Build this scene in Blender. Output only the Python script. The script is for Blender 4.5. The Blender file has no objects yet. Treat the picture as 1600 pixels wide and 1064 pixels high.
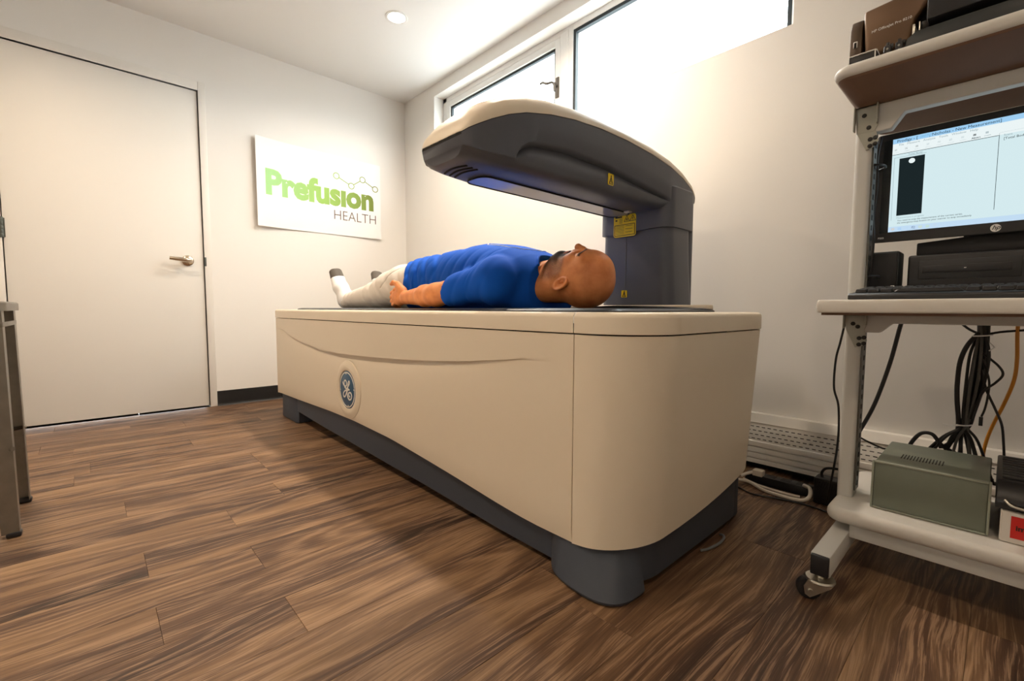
import bpy, bmesh, math, random
import numpy as np
from mathutils import Vector, Matrix, noise
from mathutils.bvhtree import BVHTree

random.seed(7)
sc = bpy.context.scene
COL = sc.collection
R = math.radians

# ------------------------------------------------------------------ camera
cam_d = bpy.data.cameras.new('camera')
cam = bpy.data.objects.new('camera', cam_d)
COL.objects.link(cam)
cam_d.sensor_width = 36.0
cam_d.lens = 711.21 / 1600 * 36.0
cam_d.clip_start = 0.01
YAW, PITCH, ROLL = R(47.1584), R(3.9133), R(0.2147)
fw = Vector((-math.sin(YAW) * math.cos(PITCH), math.cos(YAW) * math.cos(PITCH), -math.sin(PITCH)))
rt = fw.cross(Vector((0, 0, 1))).normalized()
up = rt.cross(fw)
rt, up = math.cos(ROLL) * rt + math.sin(ROLL) * up, -math.sin(ROLL) * rt + math.cos(ROLL) * up
CAM = Vector((3.5776, -2.0540, 0.6575))
cam.matrix_world = Matrix(((rt.x, up.x, -fw.x, CAM.x), (rt.y, up.y, -fw.y, CAM.y), (rt.z, up.z, -fw.z, CAM.z), (0, 0, 0, 1)))
sc.camera = cam

# ------------------------------------------------------------------ world, exposure, lamps
sc.view_settings.view_transform = 'Standard'
sc.view_settings.look = 'None'
sc.view_settings.gamma = 1.0
sc.view_settings.use_curve_mapping = False
sc.view_settings.exposure = 0.30
world = bpy.data.worlds.new('overcast_sky')
sc.world = world
world.use_nodes = True
bg = world.node_tree.nodes['Background']
bg.inputs[0].default_value = (0.90, 0.96, 1.0, 1)
bg.inputs[1].default_value = 15.0
wn, wl = world.node_tree.nodes, world.node_tree.links
wtc = wn.new('ShaderNodeTexCoord'); wsp = wn.new('ShaderNodeSeparateXYZ'); wrp = wn.new('ShaderNodeValToRGB')
wmr = wn.new('ShaderNodeMapRange'); wmr.inputs[1].default_value = -0.2; wmr.inputs[2].default_value = 0.2
wl.new(wtc.outputs['Generated'], wsp.inputs[0]); wl.new(wsp.outputs['Z'], wmr.inputs[0]); wl.new(wmr.outputs[0], wrp.inputs[0])
wrp.color_ramp.elements[0].color = (0.36, 0.39, 0.41, 1); wrp.color_ramp.elements[0].position = 0.35
wrp.color_ramp.elements[1].color = (0.90, 0.96, 1.0, 1); wrp.color_ramp.elements[1].position = 0.6
wl.new(wrp.outputs[0], bg.inputs[0])

LAMP_COL = (1.0, 0.855, 0.70)
# x, y, watts
LAMPS = [(1.00, -0.62, 12), (2.05, -0.56, 21), (1.15, -2.35, 16), (2.55, -2.35, 6), (3.95, -2.45, 7)]

# ------------------------------------------------------------------ materials
MATS = {}
def principled(name, color, rough=0.5, metal=0.0, spec=0.5, var=0.0, vscale=40.0, bump=0.0, bscale=300.0, coat=0.0, emit=None, estr=0.0):
    if name in MATS: return MATS[name]
    m = bpy.data.materials.new(name); m.use_nodes = True
    nt = m.node_tree; b = nt.nodes['Principled BSDF']
    b.inputs['Base Color'].default_value = (*color, 1)
    b.inputs['Roughness'].default_value = rough
    b.inputs['Metallic'].default_value = metal
    b.inputs['Specular IOR Level'].default_value = spec
    b.inputs['Coat Weight'].default_value = coat
    if emit:
        b.inputs['Emission Color'].default_value = (*emit, 1)
        b.inputs['Emission Strength'].default_value = estr
    tc = nt.nodes.new('ShaderNodeTexCoord')
    if var > 0:
        n = nt.nodes.new('ShaderNodeTexNoise'); n.inputs['Scale'].default_value = vscale; n.inputs['Detail'].default_value = 4
        nt.links.new(tc.outputs['Object'], n.inputs['Vector'])
        mx = nt.nodes.new('ShaderNodeMix'); mx.data_type = 'RGBA'
        mx.inputs[6].default_value = (*[max(0, c * (1 - var)) for c in color], 1)
        mx.inputs[7].default_value = (*[min(1, c * (1 + var)) for c in color], 1)
        nt.links.new(n.outputs['Fac'], mx.inputs[0]); nt.links.new(mx.outputs[2], b.inputs['Base Color'])
    if bump > 0:
        n2 = nt.nodes.new('ShaderNodeTexNoise'); n2.inputs['Scale'].default_value = bscale; n2.inputs['Detail'].default_value = 3
        nt.links.new(tc.outputs['Object'], n2.inputs['Vector'])
        bp = nt.nodes.new('ShaderNodeBump'); bp.inputs['Strength'].default_value = bump; bp.inputs['Distance'].default_value = 0.001
        nt.links.new(n2.outputs['Fac'], bp.inputs['Height']); nt.links.new(bp.outputs['Normal'], b.inputs['Normal'])
    MATS[name] = m
    return m

def emission(name, color, strength):
    if name in MATS: return MATS[name]
    m = bpy.data.materials.new(name); m.use_nodes = True
    nt = m.node_tree; nt.nodes.clear()
    o = nt.nodes.new('ShaderNodeOutputMaterial'); e = nt.nodes.new('ShaderNodeEmission')
    e.inputs[0].default_value = (*color, 1); e.inputs[1].default_value = strength
    nt.links.new(e.outputs[0], o.inputs[0])
    MATS[name] = m
    return m

def srgb(r, g, b):
    f = lambda c: (c / 255 / 12.92) if c <= 10 else ((c / 255 + 0.055) / 1.055) ** 2.4
    return (f(r), f(g), f(b))

WALL = principled('wall_paint', (0.80, 0.775, 0.735), 0.75, spec=0.25, var=0.012, vscale=3, bump=0.12, bscale=420)
CEIL = principled('ceiling_paint', (0.82, 0.81, 0.79), 0.85, spec=0.2, var=0.01, vscale=4, bump=0.1, bscale=300)
DOORP = principled('door_paint', (0.78, 0.75, 0.70), 0.5, spec=0.35, var=0.012, vscale=2, bump=0.05, bscale=200)
TRIM = principled('window_vinyl', (0.83, 0.82, 0.80), 0.4, spec=0.4, var=0.01, vscale=12)
GASKET = principled('black_gasket', (0.012, 0.02, 0.024), 0.6, var=0.1)
BASEB = principled('black_vinyl_base', (0.012, 0.012, 0.013), 0.45, var=0.15, vscale=20)
CREAM = principled('cream_plastic', (0.75, 0.655, 0.52), 0.42, spec=0.4, var=0.012, vscale=30, bump=0.10, bscale=900)
GREY = principled('slate_plastic', (0.092, 0.100, 0.125), 0.42, spec=0.45, var=0.05, vscale=120, bump=0.12, bscale=900)
BASEG = principled('base_plastic', (0.046, 0.055, 0.074), 0.5, spec=0.4, var=0.05, vscale=80, bump=0.1, bscale=900)
DARK = principled('dark_void', (0.006, 0.006, 0.006), 0.8, var=0.1)
BLACK = principled('black_plastic', (0.012, 0.012, 0.014), 0.4, var=0.1, vscale=60)
BLACKM = principled('matte_black_plastic', (0.010, 0.010, 0.012), 0.62, var=0.1, vscale=60, bump=0.1, bscale=700)
CABLE = principled('black_cable_rubber', (0.008, 0.008, 0.009), 0.45, var=0.1)
NICKEL = principled('satin_nickel', (0.62, 0.53, 0.42), 0.25, 1.0, var=0.04, vscale=90)
STEEL = principled('zinc_steel', (0.60, 0.58, 0.52), 0.28, 1.0, var=0.08, vscale=80)
BRONZE_HINGE = principled('grey_hinge', (0.10, 0.11, 0.10), 0.45, 0.6, var=0.1)
GALV = principled('galvanised_steel', (0.24, 0.22, 0.185), 0.42, 0.85, var=0.25, vscale=25, bump=0.3, bscale=160)
CARTM = principled('cart_grey_enamel', (0.55, 0.545, 0.52), 0.45, spec=0.4, var=0.02, vscale=60, bump=0.15, bscale=800)
LAMIN = principled('cart_laminate', (0.60, 0.58, 0.54), 0.5, spec=0.35, var=0.03, vscale=150)
UNDER = principled('brown_board_underside', (0.16, 0.085, 0.05), 0.55, var=0.12, vscale=30)
BRACK = principled('bracket_grey', (0.36, 0.36, 0.31), 0.45, 0.2, var=0.04)
WHITE = principled('white_plastic', (0.80, 0.79, 0.76), 0.4, var=0.01)
PAPER = principled('poster_paper', (0.84, 0.835, 0.83), 0.6, spec=0.2, var=0.006, vscale=6)

# ------------------------------------------------------------------ object helpers
def set_props(o, label=None, cat=None, group=None, kind=None):
    if label: o['label'] = label
    if cat: o['category'] = cat
    if group: o['group'] = group
    if kind: o['kind'] = kind
    return o

def thing(name, label, cat, loc=(0, 0, 0), group=None):
    o = bpy.data.objects.new(name, None); COL.objects.link(o)
    o.empty_display_size = 0.05
    o.location = loc
    return set_props(o, label, cat, group)

def struct_empty(name, loc=(0, 0, 0)):
    o = bpy.data.objects.new(name, None); COL.objects.link(o); o.location = loc
    o['kind'] = 'structure'
    return o

def origin_of(p):
    v = Vector((0, 0, 0))
    while p is not None:
        v += p.location; p = p.parent
    return v

class MB:
    """collects shapes, in world coordinates, into one mesh"""
    def __init__(self):
        self.bm = bmesh.new()
    def add_bm(self, b):
        me = bpy.data.meshes.new('tmp'); b.to_mesh(me); b.free()
        self.bm.from_mesh(me); bpy.data.meshes.remove(me)
        return self
    def raw(self, verts, faces):
        vs = [self.bm.verts.new(v) for v in verts]
        for f in faces:
            try: self.bm.faces.new([vs[i] for i in f])
            except ValueError: pass
        return self
    def box(self, x0, x1, y0, y1, z0, z1, bev=0.0, seg=2, mat=None):
        b = bmesh.new()
        bmesh.ops.create_cube(b, size=1)
        for v in b.verts:
            v.co = Vector(((x0 + x1) / 2 + v.co.x * (x1 - x0), (y0 + y1) / 2 + v.co.y * (y1 - y0), (z0 + z1) / 2 + v.co.z * (z1 - z0)))
        if bev > 0:
            bmesh.ops.bevel(b, geom=b.edges[:], offset=bev, segments=seg, profile=0.5, affect='EDGES', clamp_overlap=True)
        if mat: b.transform(mat)
        return self.add_bm(b)
    def prism(self, pts, axis, a0, a1, bev=0.0, seg=2):
        """pts: 2-D outline; axis 0/1/2 = extrusion axis"""
        b = bmesh.new()
        def mk(p, a):
            if axis == 0: return (a, p[0], p[1])
            if axis == 1: return (p[0], a, p[1])
            return (p[0], p[1], a)
        lo = [b.verts.new(mk(p, a0)) for p in pts]; hi = [b.verts.new(mk(p, a1)) for p in pts]
        n = len(pts)
        b.faces.new(lo[::-1]); b.faces.new(hi)
        for i in range(n): b.faces.new((lo[i], lo[(i + 1) % n], hi[(i + 1) % n], hi[i]))
        bmesh.ops.recalc_face_normals(b, faces=b.faces[:])
        if bev > 0:
            ed = [e for e in b.edges if e.calc_face_angle(0) > 0.6]
            bmesh.ops.bevel(b, geom=ed, offset=bev, segments=seg, profile=0.5, affect='EDGES', clamp_overlap=True)
        return self.add_bm(b)
    def tube(self, pts, r, n=10, caps=True):
        pts = [Vector(p) for p in pts]
        rs = r if isinstance(r, (list, tuple)) else [r] * len(pts)
        rings = []
        t0 = (pts[1] - pts[0]).normalized()
        nrm = t0.orthogonal().normalized()
        for i, p in enumerate(pts):
            t = (pts[min(i + 1, len(pts) - 1)] - pts[max(i - 1, 0)]).normalized()
            nrm = (nrm - t * nrm.dot(t)).normalized()
            bn = t.cross(nrm)
            rings.append([self.bm.verts.new(p + (nrm * math.cos(2 * math.pi * k / n) + bn * math.sin(2 * math.pi * k / n)) * rs[i]) for k in range(n)])
        for a, b in zip(rings, rings[1:]):
            for k in range(n): self.bm.faces.new((a[k], a[(k + 1) % n], b[(k + 1) % n], b[k]))
        if caps:
            self.bm.faces.new(rings[0][::-1]); self.bm.faces.new(rings[-1])
        return self
    def lathe(self, prof, center, axis=(0, 0, 1), n=32):
        """prof: list of (radius, height along the axis)"""
        ax = Vector(axis).normalized(); u = ax.orthogonal().normalized(); w = ax.cross(u); c = Vector(center)
        rings = []
        for r_, h in prof:
            if r_ < 1e-6: rings.append([self.bm.verts.new(c + ax * h)])
            else: rings.append([self.bm.verts.new(c + ax * h + (u * math.cos(2 * math.pi * k / n) + w * math.sin(2 * math.pi * k / n)) * r_) for k in range(n)])
        for a, b in zip(rings, rings[1:]):
            for k in range(n):
                k2 = (k + 1) % n
                if len(a) == 1 and len(b) == 1: continue
                if len(a) == 1: self.bm.faces.new((a[0], b[k2], b[k]))
                elif len(b) == 1: self.bm.faces.new((a[k], a[k2], b[0]))
                else: self.bm.faces.new((a[k], a[k2], b[k2], b[k]))
        return self
    def loft(self, rings, closed=True, cap=True):
        vr = [[self.bm.verts.new(p) for p in r_] for r_ in rings]
        n = len(vr[0])
        for a, b in zip(vr, vr[1:]):
            for k in range(n if closed else n - 1):
                k2 = (k + 1) % n
                self.bm.faces.new((a[k], a[k2], b[k2], b[k]))
        if cap:
            self.bm.faces.new(vr[0][::-1]); self.bm.faces.new(vr[-1])
        return self
    def build(self, name, mat, parent=None, smooth=True, angle=35, kind=None, label=None):
        bmesh.ops.recalc_face_normals(self.bm, faces=self.bm.faces[:])
        off = origin_of(parent)
        me = bpy.data.meshes.new(name)
        self.bm.to_mesh(me); self.bm.free()
        me.transform(Matrix.Translation(-off))
        if smooth:
            me.polygons.foreach_set('use_smooth', [True] * len(me.polygons))
            me.set_sharp_from_angle(angle=R(angle))
        me.materials.append(mat)
        o = bpy.data.objects.new(name, me); COL.objects.link(o)
        if parent: o.parent = parent
        if kind: o['kind'] = kind
        if label: o['label'] = label
        return o

def spline(pts, n=8):
    """Catmull-Rom through 3-D points"""
    P = [Vector(p) for p in pts]
    P = [P[0] * 2 - P[1]] + P + [P[-1] * 2 - P[-2]]
    out = []
    for i in range(1, len(P) - 2):
        a, b, c, d = P[i - 1:i + 3]
        for k in range(n):
            t = k / n
            out.append(0.5 * ((2 * b) + (c - a) * t + (2 * a - 5 * b + 4 * c - d) * t * t + (3 * b - a - 3 * c + d) * t ** 3))
    out.append(P[-2])
    return out

def spline2(pts, n=8):
    return [(v.x, v.y) for v in spline([(p[0], p[1], 0) for p in pts], n)]

def text_obj(body, size, mat, name, parent, frame, bold=0.0, depth=0.0004, align='LEFT', shear=0.0, warp=None, xs=1.0):
    """lettering as real, very thin geometry; frame = 4x4 placing text x/y/z in the world"""
    c = bpy.data.curves.new(name, 'FONT'); c.body = body; c.size = size; c.extrude = depth; c.offset = bold; c.align_x = align; c.shear = shear
    c.resolution_u = 3
    tmp = bpy.data.objects.new('tmp', c); COL.objects.link(tmp)
    dg = bpy.context.evaluated_depsgraph_get()
    me = bpy.data.meshes.new_from_object(tmp.evaluated_get(dg))
    bpy.data.objects.remove(tmp); bpy.data.curves.remove(c)
    me.transform(Matrix.Diagonal((xs, 1, 1, 1)))
    if warp:
        for v in me.vertices: v.co = Vector(warp(v.co))
    me.transform(frame)
    me.transform(Matrix.Translation(-origin_of(parent)))
    me.materials.clear(); me.materials.append(mat); me.name = name
    o = bpy.data.objects.new(name, me); COL.objects.link(o); o.parent = parent
    return o

def frame(o, xa, ya):
    xa, ya = Vector(xa).normalized(), Vector(ya).normalized(); za = xa.cross(ya)
    return Matrix(((xa.x, ya.x, za.x, o[0]), (xa.y, ya.y, za.y, o[1]), (xa.z, ya.z, za.z, o[2]), (0, 0, 0, 1)))

def ribbon(mb, pts, w, fr, depth=0.0006, rise=0.0):
    """a flat stroke along 2-D points, in the plane of frame fr"""
    n = len(pts); top = []; bot = []
    ws = w if isinstance(w, (list, tuple)) else [w] * n
    for i, p in enumerate(pts):
        a = pts[max(i - 1, 0)]; b = pts[min(i + 1, n - 1)]
        t = Vector((b[0] - a[0], b[1] - a[1])); t = t.normalized() if t.length > 1e-9 else Vector((1, 0))
        nn = Vector((-t.y, t.x)) * ws[i] / 2
        top.append((p[0] + nn.x, p[1] + nn.y)); bot.append((p[0] - nn.x, p[1] - nn.y))
    rings = []
    for a, b in zip(top, bot):
        d_ = depth + rise * len(rings)
        rings.append([fr @ Vector((a[0], a[1], 0)), fr @ Vector((a[0], a[1], d_)), fr @ Vector((b[0], b[1], d_)), fr @ Vector((b[0], b[1], 0))])
    mb.loft(rings)

def rrect(x0, x1, y0, y1, r_, n=6):
    pts = []
    for cx, cy, a in ((x1 - r_, y1 - r_, 0), (x0 + r_, y1 - r_, 90), (x0 + r_, y0 + r_, 180), (x1 - r_, y0 + r_, 270)):
        for i in range(n + 1):
            t = R(a + 90 * i / n); pts.append((cx + r_ * math.cos(t), cy + r_ * math.sin(t)))
    return pts

# ------------------------------------------------------------------ room shell
H = 2.407
X1, Y1 = 4.95, -3.75
WX0, WX1, WZ0, WZ1 = 0.455, 2.962, 1.768, 2.318     # window opening in the right-hand wall
DY0, DY1, DZ = -2.371, -1.4855, 2.045                # door opening in the left-hand wall
floor_t = MB().box(-0.3, X1, Y1, 0.0, -0.06, -0.004).build('floor', DARK, kind='structure')
MB().box(-0.12, X1 + 0.1, Y1 - 0.1, 0.22, H, H + 0.1).build('ceiling', CEIL, kind='structure')
MB().box(-0.12, 0, DY1, 0.22, -0.004, H).box(-0.12, 0, Y1, DY0, -0.004, H).box(-0.12, 0, DY0, DY1, DZ, H).build('wall_left', WALL, kind='structure', smooth=False)
MB().box(0, X1, 0, 0.22, -0.004, WZ0).box(0, WX0, 0, 0.22, WZ0, H).box(WX1, X1, 0, 0.22, WZ0, H).box(WX0, WX1, 0, 0.22, WZ1, H).build('wall_right', WALL, kind='structure', smooth=False)
MB().box(-0.12, X1 + 0.1, Y1 - 0.1, Y1, -0.004, H).build('wall_front', WALL, kind='structure')
MB().box(X1, X1 + 0.1, Y1, 0.22, -0.004, H).build('wall_back', WALL, kind='structure')

# floor planks, running away from the camera towards the window wall
def wood_material():
    m = bpy.data.materials.new('limed_oak_vinyl'); m.use_nodes = True
    nt = m.node_tree; N = nt.nodes; L = nt.links; b = N['Principled BSDF']
    tc = N.new('ShaderNodeTexCoord'); oi = N.new('ShaderNodeObjectInfo')
    comb = N.new('ShaderNodeCombineXYZ')
    mul = N.new('ShaderNodeMath'); mul.operation = 'MULTIPLY'; mul.inputs[1].default_value = 37.0
    L.new(oi.outputs['Random'], mul.inputs[0])
    mul2 = N.new('ShaderNodeMath'); mul2.operation = 'MULTIPLY'; mul2.inputs[1].default_value = 91.0
    L.new(oi.outputs['Random'], mul2.inputs[0])
    L.new(mul2.outputs[0], comb.inputs[1]); L.new(mul.outputs[0], comb.inputs[2])
    add = N.new('ShaderNodeVectorMath'); add.operation = 'ADD'
    L.new(tc.outputs['Object'], add.inputs[0]); L.new(comb.outputs[0], add.inputs[1])
    w0 = N.new('ShaderNodeVectorMath'); w0.operation = 'MULTIPLY'; w0.inputs[1].default_value = (5.0, 1.3, 1)
    L.new(add.outputs[0], w0.inputs[0])
    wn_ = N.new('ShaderNodeTexNoise'); wn_.inputs['Scale'].default_value = 1.0; wn_.inputs['Detail'].default_value = 2.0; L.new(w0.outputs[0], wn_.inputs['Vector'])
    ws_ = N.new('ShaderNodeMath'); ws_.operation = 'MULTIPLY_ADD'; ws_.inputs[1].default_value = 0.10; ws_.inputs[2].default_value = -0.05; L.new(wn_.outputs['Fac'], ws_.inputs[0])
    wc_ = N.new('ShaderNodeCombineXYZ'); L.new(ws_.outputs[0], wc_.inputs[0])
    add2 = N.new('ShaderNodeVectorMath'); add2.operation = 'ADD'; L.new(add.outputs[0], add2.inputs[0]); L.new(wc_.outputs[0], add2.inputs[1]); add = add2
    def mapping(sx, sy, sz=1):
        mp = N.new('ShaderNodeVectorMath'); mp.operation = 'MULTIPLY'; mp.inputs[1].default_value = (sx, sy, sz)
        L.new(add.outputs[0], mp.inputs[0]); return mp.outputs[0]
    def nz(vec, scale, detail=4, rough=0.55, dist=0.0):
        n = N.new('ShaderNodeTexNoise'); n.inputs['Scale'].default_value = scale; n.inputs['Detail'].default_value = detail
        n.inputs['Roughness'].default_value = rough; n.inputs['Distortion'].default_value = dist
        L.new(vec, n.inputs['Vector']); return n.outputs['Fac']
    def math_(op, a, bv=None, c=None):
        n = N.new('ShaderNodeMath'); n.operation = op
        for i, v in enumerate((a, bv, c)):
            if v is None: continue
            if isinstance(v, (int, float)): n.inputs[i].default_value = v
            else: L.new(v, n.inputs[i])
        return n.outputs[0]
    def ramp(fac, stops):
        r_ = N.new('ShaderNodeValToRGB')
        while len(r_.color_ramp.elements) < len(stops): r_.color_ramp.elements.new(0.5)
        for e, (p, c) in zip(r_.color_ramp.elements, stops):
            e.position = p; e.color = (*c, 1) if len(c) == 3 else c
        L.new(fac, r_.inputs[0]); return r_
    # growth rings: a warped distance field cut by the plank face gives the cathedral figure
    field = nz(mapping(5.5, 0.55), 1.0, 2.0, 0.4, 0.1)
    rings = math_('SINE', math_('MULTIPLY', field, 120.0))
    rings = math_('MULTIPLY_ADD', rings, 0.5, 0.5)
    tone = nz(mapping(11.0, 0.45), 1.0, 3, 0.5)
    streak = nz(mapping(165.0, 2.6), 1.0, 5, 0.65, 0.15)
    pores = nz(mapping(340.0, 8.0), 1.0, 4, 0.65, 0.2)
    v = math_('MULTIPLY_ADD', tone, 0.90, math_('MULTIPLY', streak, 0.36))
    v = math_('ADD', v, math_('MULTIPLY', math_('SUBTRACT', rings, 0.5), 0.06))
    v = math_('ADD', v, math_('MULTIPLY', math_('SUBTRACT', oi.outputs['Random'], 0.5), 0.07))
    base = ramp(v, [(0.40, (0.026, 0.013, 0.008)), (0.56, (0.075, 0.038, 0.022)), (0.70, (0.158, 0.087, 0.044)), (0.90, (0.32, 0.195, 0.100))])
    # limed pores: light flecks, thickest on the ring lines
    pl = ramp(math_('ADD', pores, math_('MULTIPLY', rings, 0.13)), [(0.57, (0, 0, 0)), (0.70, (1, 1, 1))])
    mx = N.new('ShaderNodeMix'); mx.data_type = 'RGBA'
    L.new(math_('MULTIPLY', pl.outputs[0], 0.62), mx.inputs[0]); L.new(base.outputs[0], mx.inputs[6]); mx.inputs[7].default_value = (0.34, 0.215, 0.13, 1)
    pd = ramp(pores, [(0.30, (1, 1, 1)), (0.42, (0, 0, 0))])
    mx2 = N.new('ShaderNodeMix'); mx2.data_type = 'RGBA'
    L.new(math_('MULTIPLY', pd.outputs[0], 0.55), mx2.inputs[0]); L.new(mx.outputs[2], mx2.inputs[6]); mx2.inputs[7].default_value = (0.028, 0.015, 0.010, 1)
    L.new(mx2.outputs[2], b.inputs['Base Color'])
    b.inputs['Roughness'].default_value = 0.5
    b.inputs['Specular IOR Level'].default_value = 0.35
    bp = N.new('ShaderNodeBump'); bp.inputs['Strength'].default_value = 0.35; bp.inputs['Distance'].default_value = 0.0006
    L.new(pores, bp.inputs['Height']); L.new(bp.outputs['Normal'], b.inputs['Normal'])
    return m
WOOD = wood_material()
PW, PL = 0.1525, 0.9144
plank_meshes = {}
def plank(xc, y0, y1):
    key = round(y1 - y0, 4)
    if key not in plank_meshes:
        b = bmesh.new(); bmesh.ops.create_cube(b, size=1)
        for v in b.verts: v.co = Vector((v.co.x * (PW - 0.0004), v.co.y * (key - 0.0005), v.co.z * 0.004 - 0.002))
        bmesh.ops.bevel(b, geom=[e for e in b.edges if all(v.co.z > -0.001 for v in e.verts)], offset=0.0005, segments=1, affect='EDGES')
        me = bpy.data.meshes.new('plank'); b.to_mesh(me); b.free(); me.materials.append(WOOD); plank_meshes[key] = me
    o = bpy.data.objects.new('plank', plank_meshes[key]); COL.objects.link(o)
    o.parent = floor_t; o.location = (xc, (y0 + y1) / 2, 0)
rowx = 2.19 - 15 * PW
k = 0
shift = [0.0, -0.22, 0.31, 0.12, -0.38, 0.43]
while rowx < X1 - 0.02:
    idx = round((rowx - 2.19) / PW)
    off = -1.755 if idx % 2 == 0 else -1.975
    if idx < -2 or idx > 3: off += shift[(idx * 5) % 6] + (0.07 * ((idx * 7) % 5))
    cuts = sorted({round(max(Y1, min(0.0, off + PL * j)), 4) for j in range(-4, 5)})
    cuts = [c for c in cuts if Y1 < c < 0]
    cuts = [Y1] + [c for c in cuts if c - Y1 > 0.05 and -c > 0.05] + [0.0]
    for a, b_ in zip(cuts, cuts[1:]): plank(rowx + PW / 2, a, b_)
    rowx += PW
MB().box(-0.3, 0.0, DY0, DY1, -0.004, 0.0).build('door_daylight_strip', principled('leaked_daylight_white', (0.75, 0.76, 0.76), 0.5, var=0.02), floor_t)  # floor strip made white to show daylight leaking under the door

# black cove base along the left wall, and beneath the heater
def cove(name, x0, x1, y0, y1, axis):
    mb = MB()
    pr = [(0, 0), (0.012, 0.0), (0.006, 0.008), (0.0035, 0.02), (0.003, 0.098), (0, 0.1)]
    if axis == 1: mb.prism([(a, z) for a, z in pr], 1, y0, y1)
    else: mb.prism([(-a, z) for a, z in pr], 0, x0, x1)
    return mb.build(name, BASEB, kind='structure')
cove('baseboard_left', 0, 0, -1.4455, 0, 1)
MB().prism([(a, z) for a, z in ((0, 0), (0.012, 0), (0.006, 0.008), (0.0035, 0.02), (0.003, 0.098), (0, 0.1))], 1, Y1, -2.412).build('baseboard_left', BASEB, kind='structure')
cove('baseboard_right', 0.013, X1, 0, 0, 0)

# door with flat casing
door = struct_empty('door_1', (0, (DY0 + DY1) / 2, 0))
MB().box(-0.052, -0.010, DY0 + 0.004, DY1 - 0.004, 0.010, DZ - 0.004, 0.0015).build('door_leaf', DOORP, door)
MB().box(-0.12, 0.004, DY1, DY1 + 0.04, 0.0, DZ + 0.055, 0.002).box(-0.12, 0.004, DY0 - 0.04, DY0, 0.0, DZ + 0.055, 0.002).box(-0.12, 0.004, DY0, DY1, DZ, DZ + 0.055, 0.002)\
    .box(-0.075, -0.056, DY0, DY0 + 0.015, 0, DZ).box(-0.075, -0.056, DY1 - 0.015, DY1, 0, DZ).build('door_frame', DOORP, door)
hy, hz = -1.575, 0.962
hd = MB().lathe([(0, -0.012), (0.031, -0.012), (0.033, -0.008), (0.033, -0.004), (0.028, 0.001), (0.016, 0.004), (0, 0.004)], (0, hy, hz), (1, 0, 0), 32)\
    .build('door_handle', NICKEL, door)
MB().tube([(0.0, hy, hz), (0.03, hy, hz), (0.048, hy, hz)], [0.0115, 0.010, 0.011], 16).build('spindle', NICKEL, hd)
lev = spline([(0.046, hy + 0.010, hz), (0.052, hy - 0.005, hz), (0.053, hy - 0.03, hz + 0.001), (0.050, hy - 0.065, hz + 0.003), (0.047, hy - 0.10, hz + 0.006)], 6)
MB().tube(lev, [0.010 + 0.003 * math.sin(i / len(lev) * 3) for i in range(len(lev))], 14).build('lever', NICKEL, hd)
for z in (1.86, 1.076, 0.284):
    hg = MB()
    for i in range(5):
        hg.lathe([(0, 0), (0.008, 0), (0.0085, 0.001), (0.0085, 0.0198), (0.008, 0.0208), (0, 0.0208)], (0.002, DY0, z - 0.053 + i * 0.0212), (0, 0, 1), 12)
    hg.box(-0.010, -0.0085, DY0, DY0 + 0.012, z - 0.05, z + 0.05).build('hinge', BRONZE_HINGE, door)
MB().box(-0.009, 0.0055, DY1 - 0.001, DY1 + 0.010, hz - 0.03, hz + 0.028, 0.0015).build('strike_plate', BRONZE_HINGE, door)

# clerestory window: recess, casement at the left with a lever handle, fixed light at the right
FY = 0.085
win1 = struct_empty('window_1', (WX0, FY, WZ0))
win2 = struct_empty('window_2', (1.79, FY, WZ0))
XM0, XM1 = 1.69, 1.752
MB().box(WX0, WX0 + 0.05, FY, FY + 0.06, WZ0, WZ1, 0.003).box(WX0, XM1, FY, FY + 0.06, WZ1 - 0.035, WZ1, 0.003).box(WX0, XM1, FY, FY + 0.06, WZ0, WZ0 + 0.04, 0.003)\
    .box(XM0, XM1, FY - 0.004, FY + 0.06, WZ0, WZ1 - 0.02, 0.003).build('window_frame', TRIM, win1)
SX0, SX1, SZ0, SZ1 = WX0 + 0.052, XM0 - 0.002, WZ0 + 0.042, WZ1 - 0.037
def ring_frame(mb, x0, x1, z0, z1, w, y0, y1, bev=0.003):
    mb.box(x0, x0 + w, y0, y1, z0, z1, bev).box(x1 - w, x1, y0, y1, z0, z1, bev).box(x0 + w, x1 - w, y0, y1, z1 - w, z1, bev).box(x0 + w, x1 - w, y0, y1, z0, z0 + w, bev)
    return mb
ring_frame(MB(), SX0, SX1, SZ0, SZ1, 0.040, FY - 0.002, FY + 0.05).build('sash', TRIM, win1)
ring_frame(MB(), SX0 + 0.040, SX1 - 0.04, SZ0 + 0.04, SZ1 - 0.04, 0.016, FY + 0.010, FY + 0.03, 0).build('gasket', GASKET, win1)
def glass():
    m = bpy.data.materials.new('window_glass'); m.use_nodes = True
    nt = m.node_tree; nt.nodes.clear(); N = nt.nodes.new; L = nt.links.new
    o = N('ShaderNodeOutputMaterial'); t = N('ShaderNodeBsdfTransparent'); g = N('ShaderNodeBsdfGlossy'); mx = N('ShaderNodeMixShader'); f = N('ShaderNodeValue')
    g.inputs['Roughness'].default_value = 0.02; f.outputs[0].default_value = 0.05
    t.inputs[0].default_value = (0.96, 0.98, 0.97, 1)
    L(f.outputs[0], mx.inputs[0]); L(t.outputs[0], mx.inputs[1]); L(g.outputs[0], mx.inputs[2]); L(mx.outputs[0], o.inputs[0])
    return m
GLASS = glass()
MB().box(SX0 + 0.042, SX1 - 0.042, FY + 0.018, FY + 0.024, SZ0 + 0.042, SZ1 - 0.042).build('pane', GLASS, win1)
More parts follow.
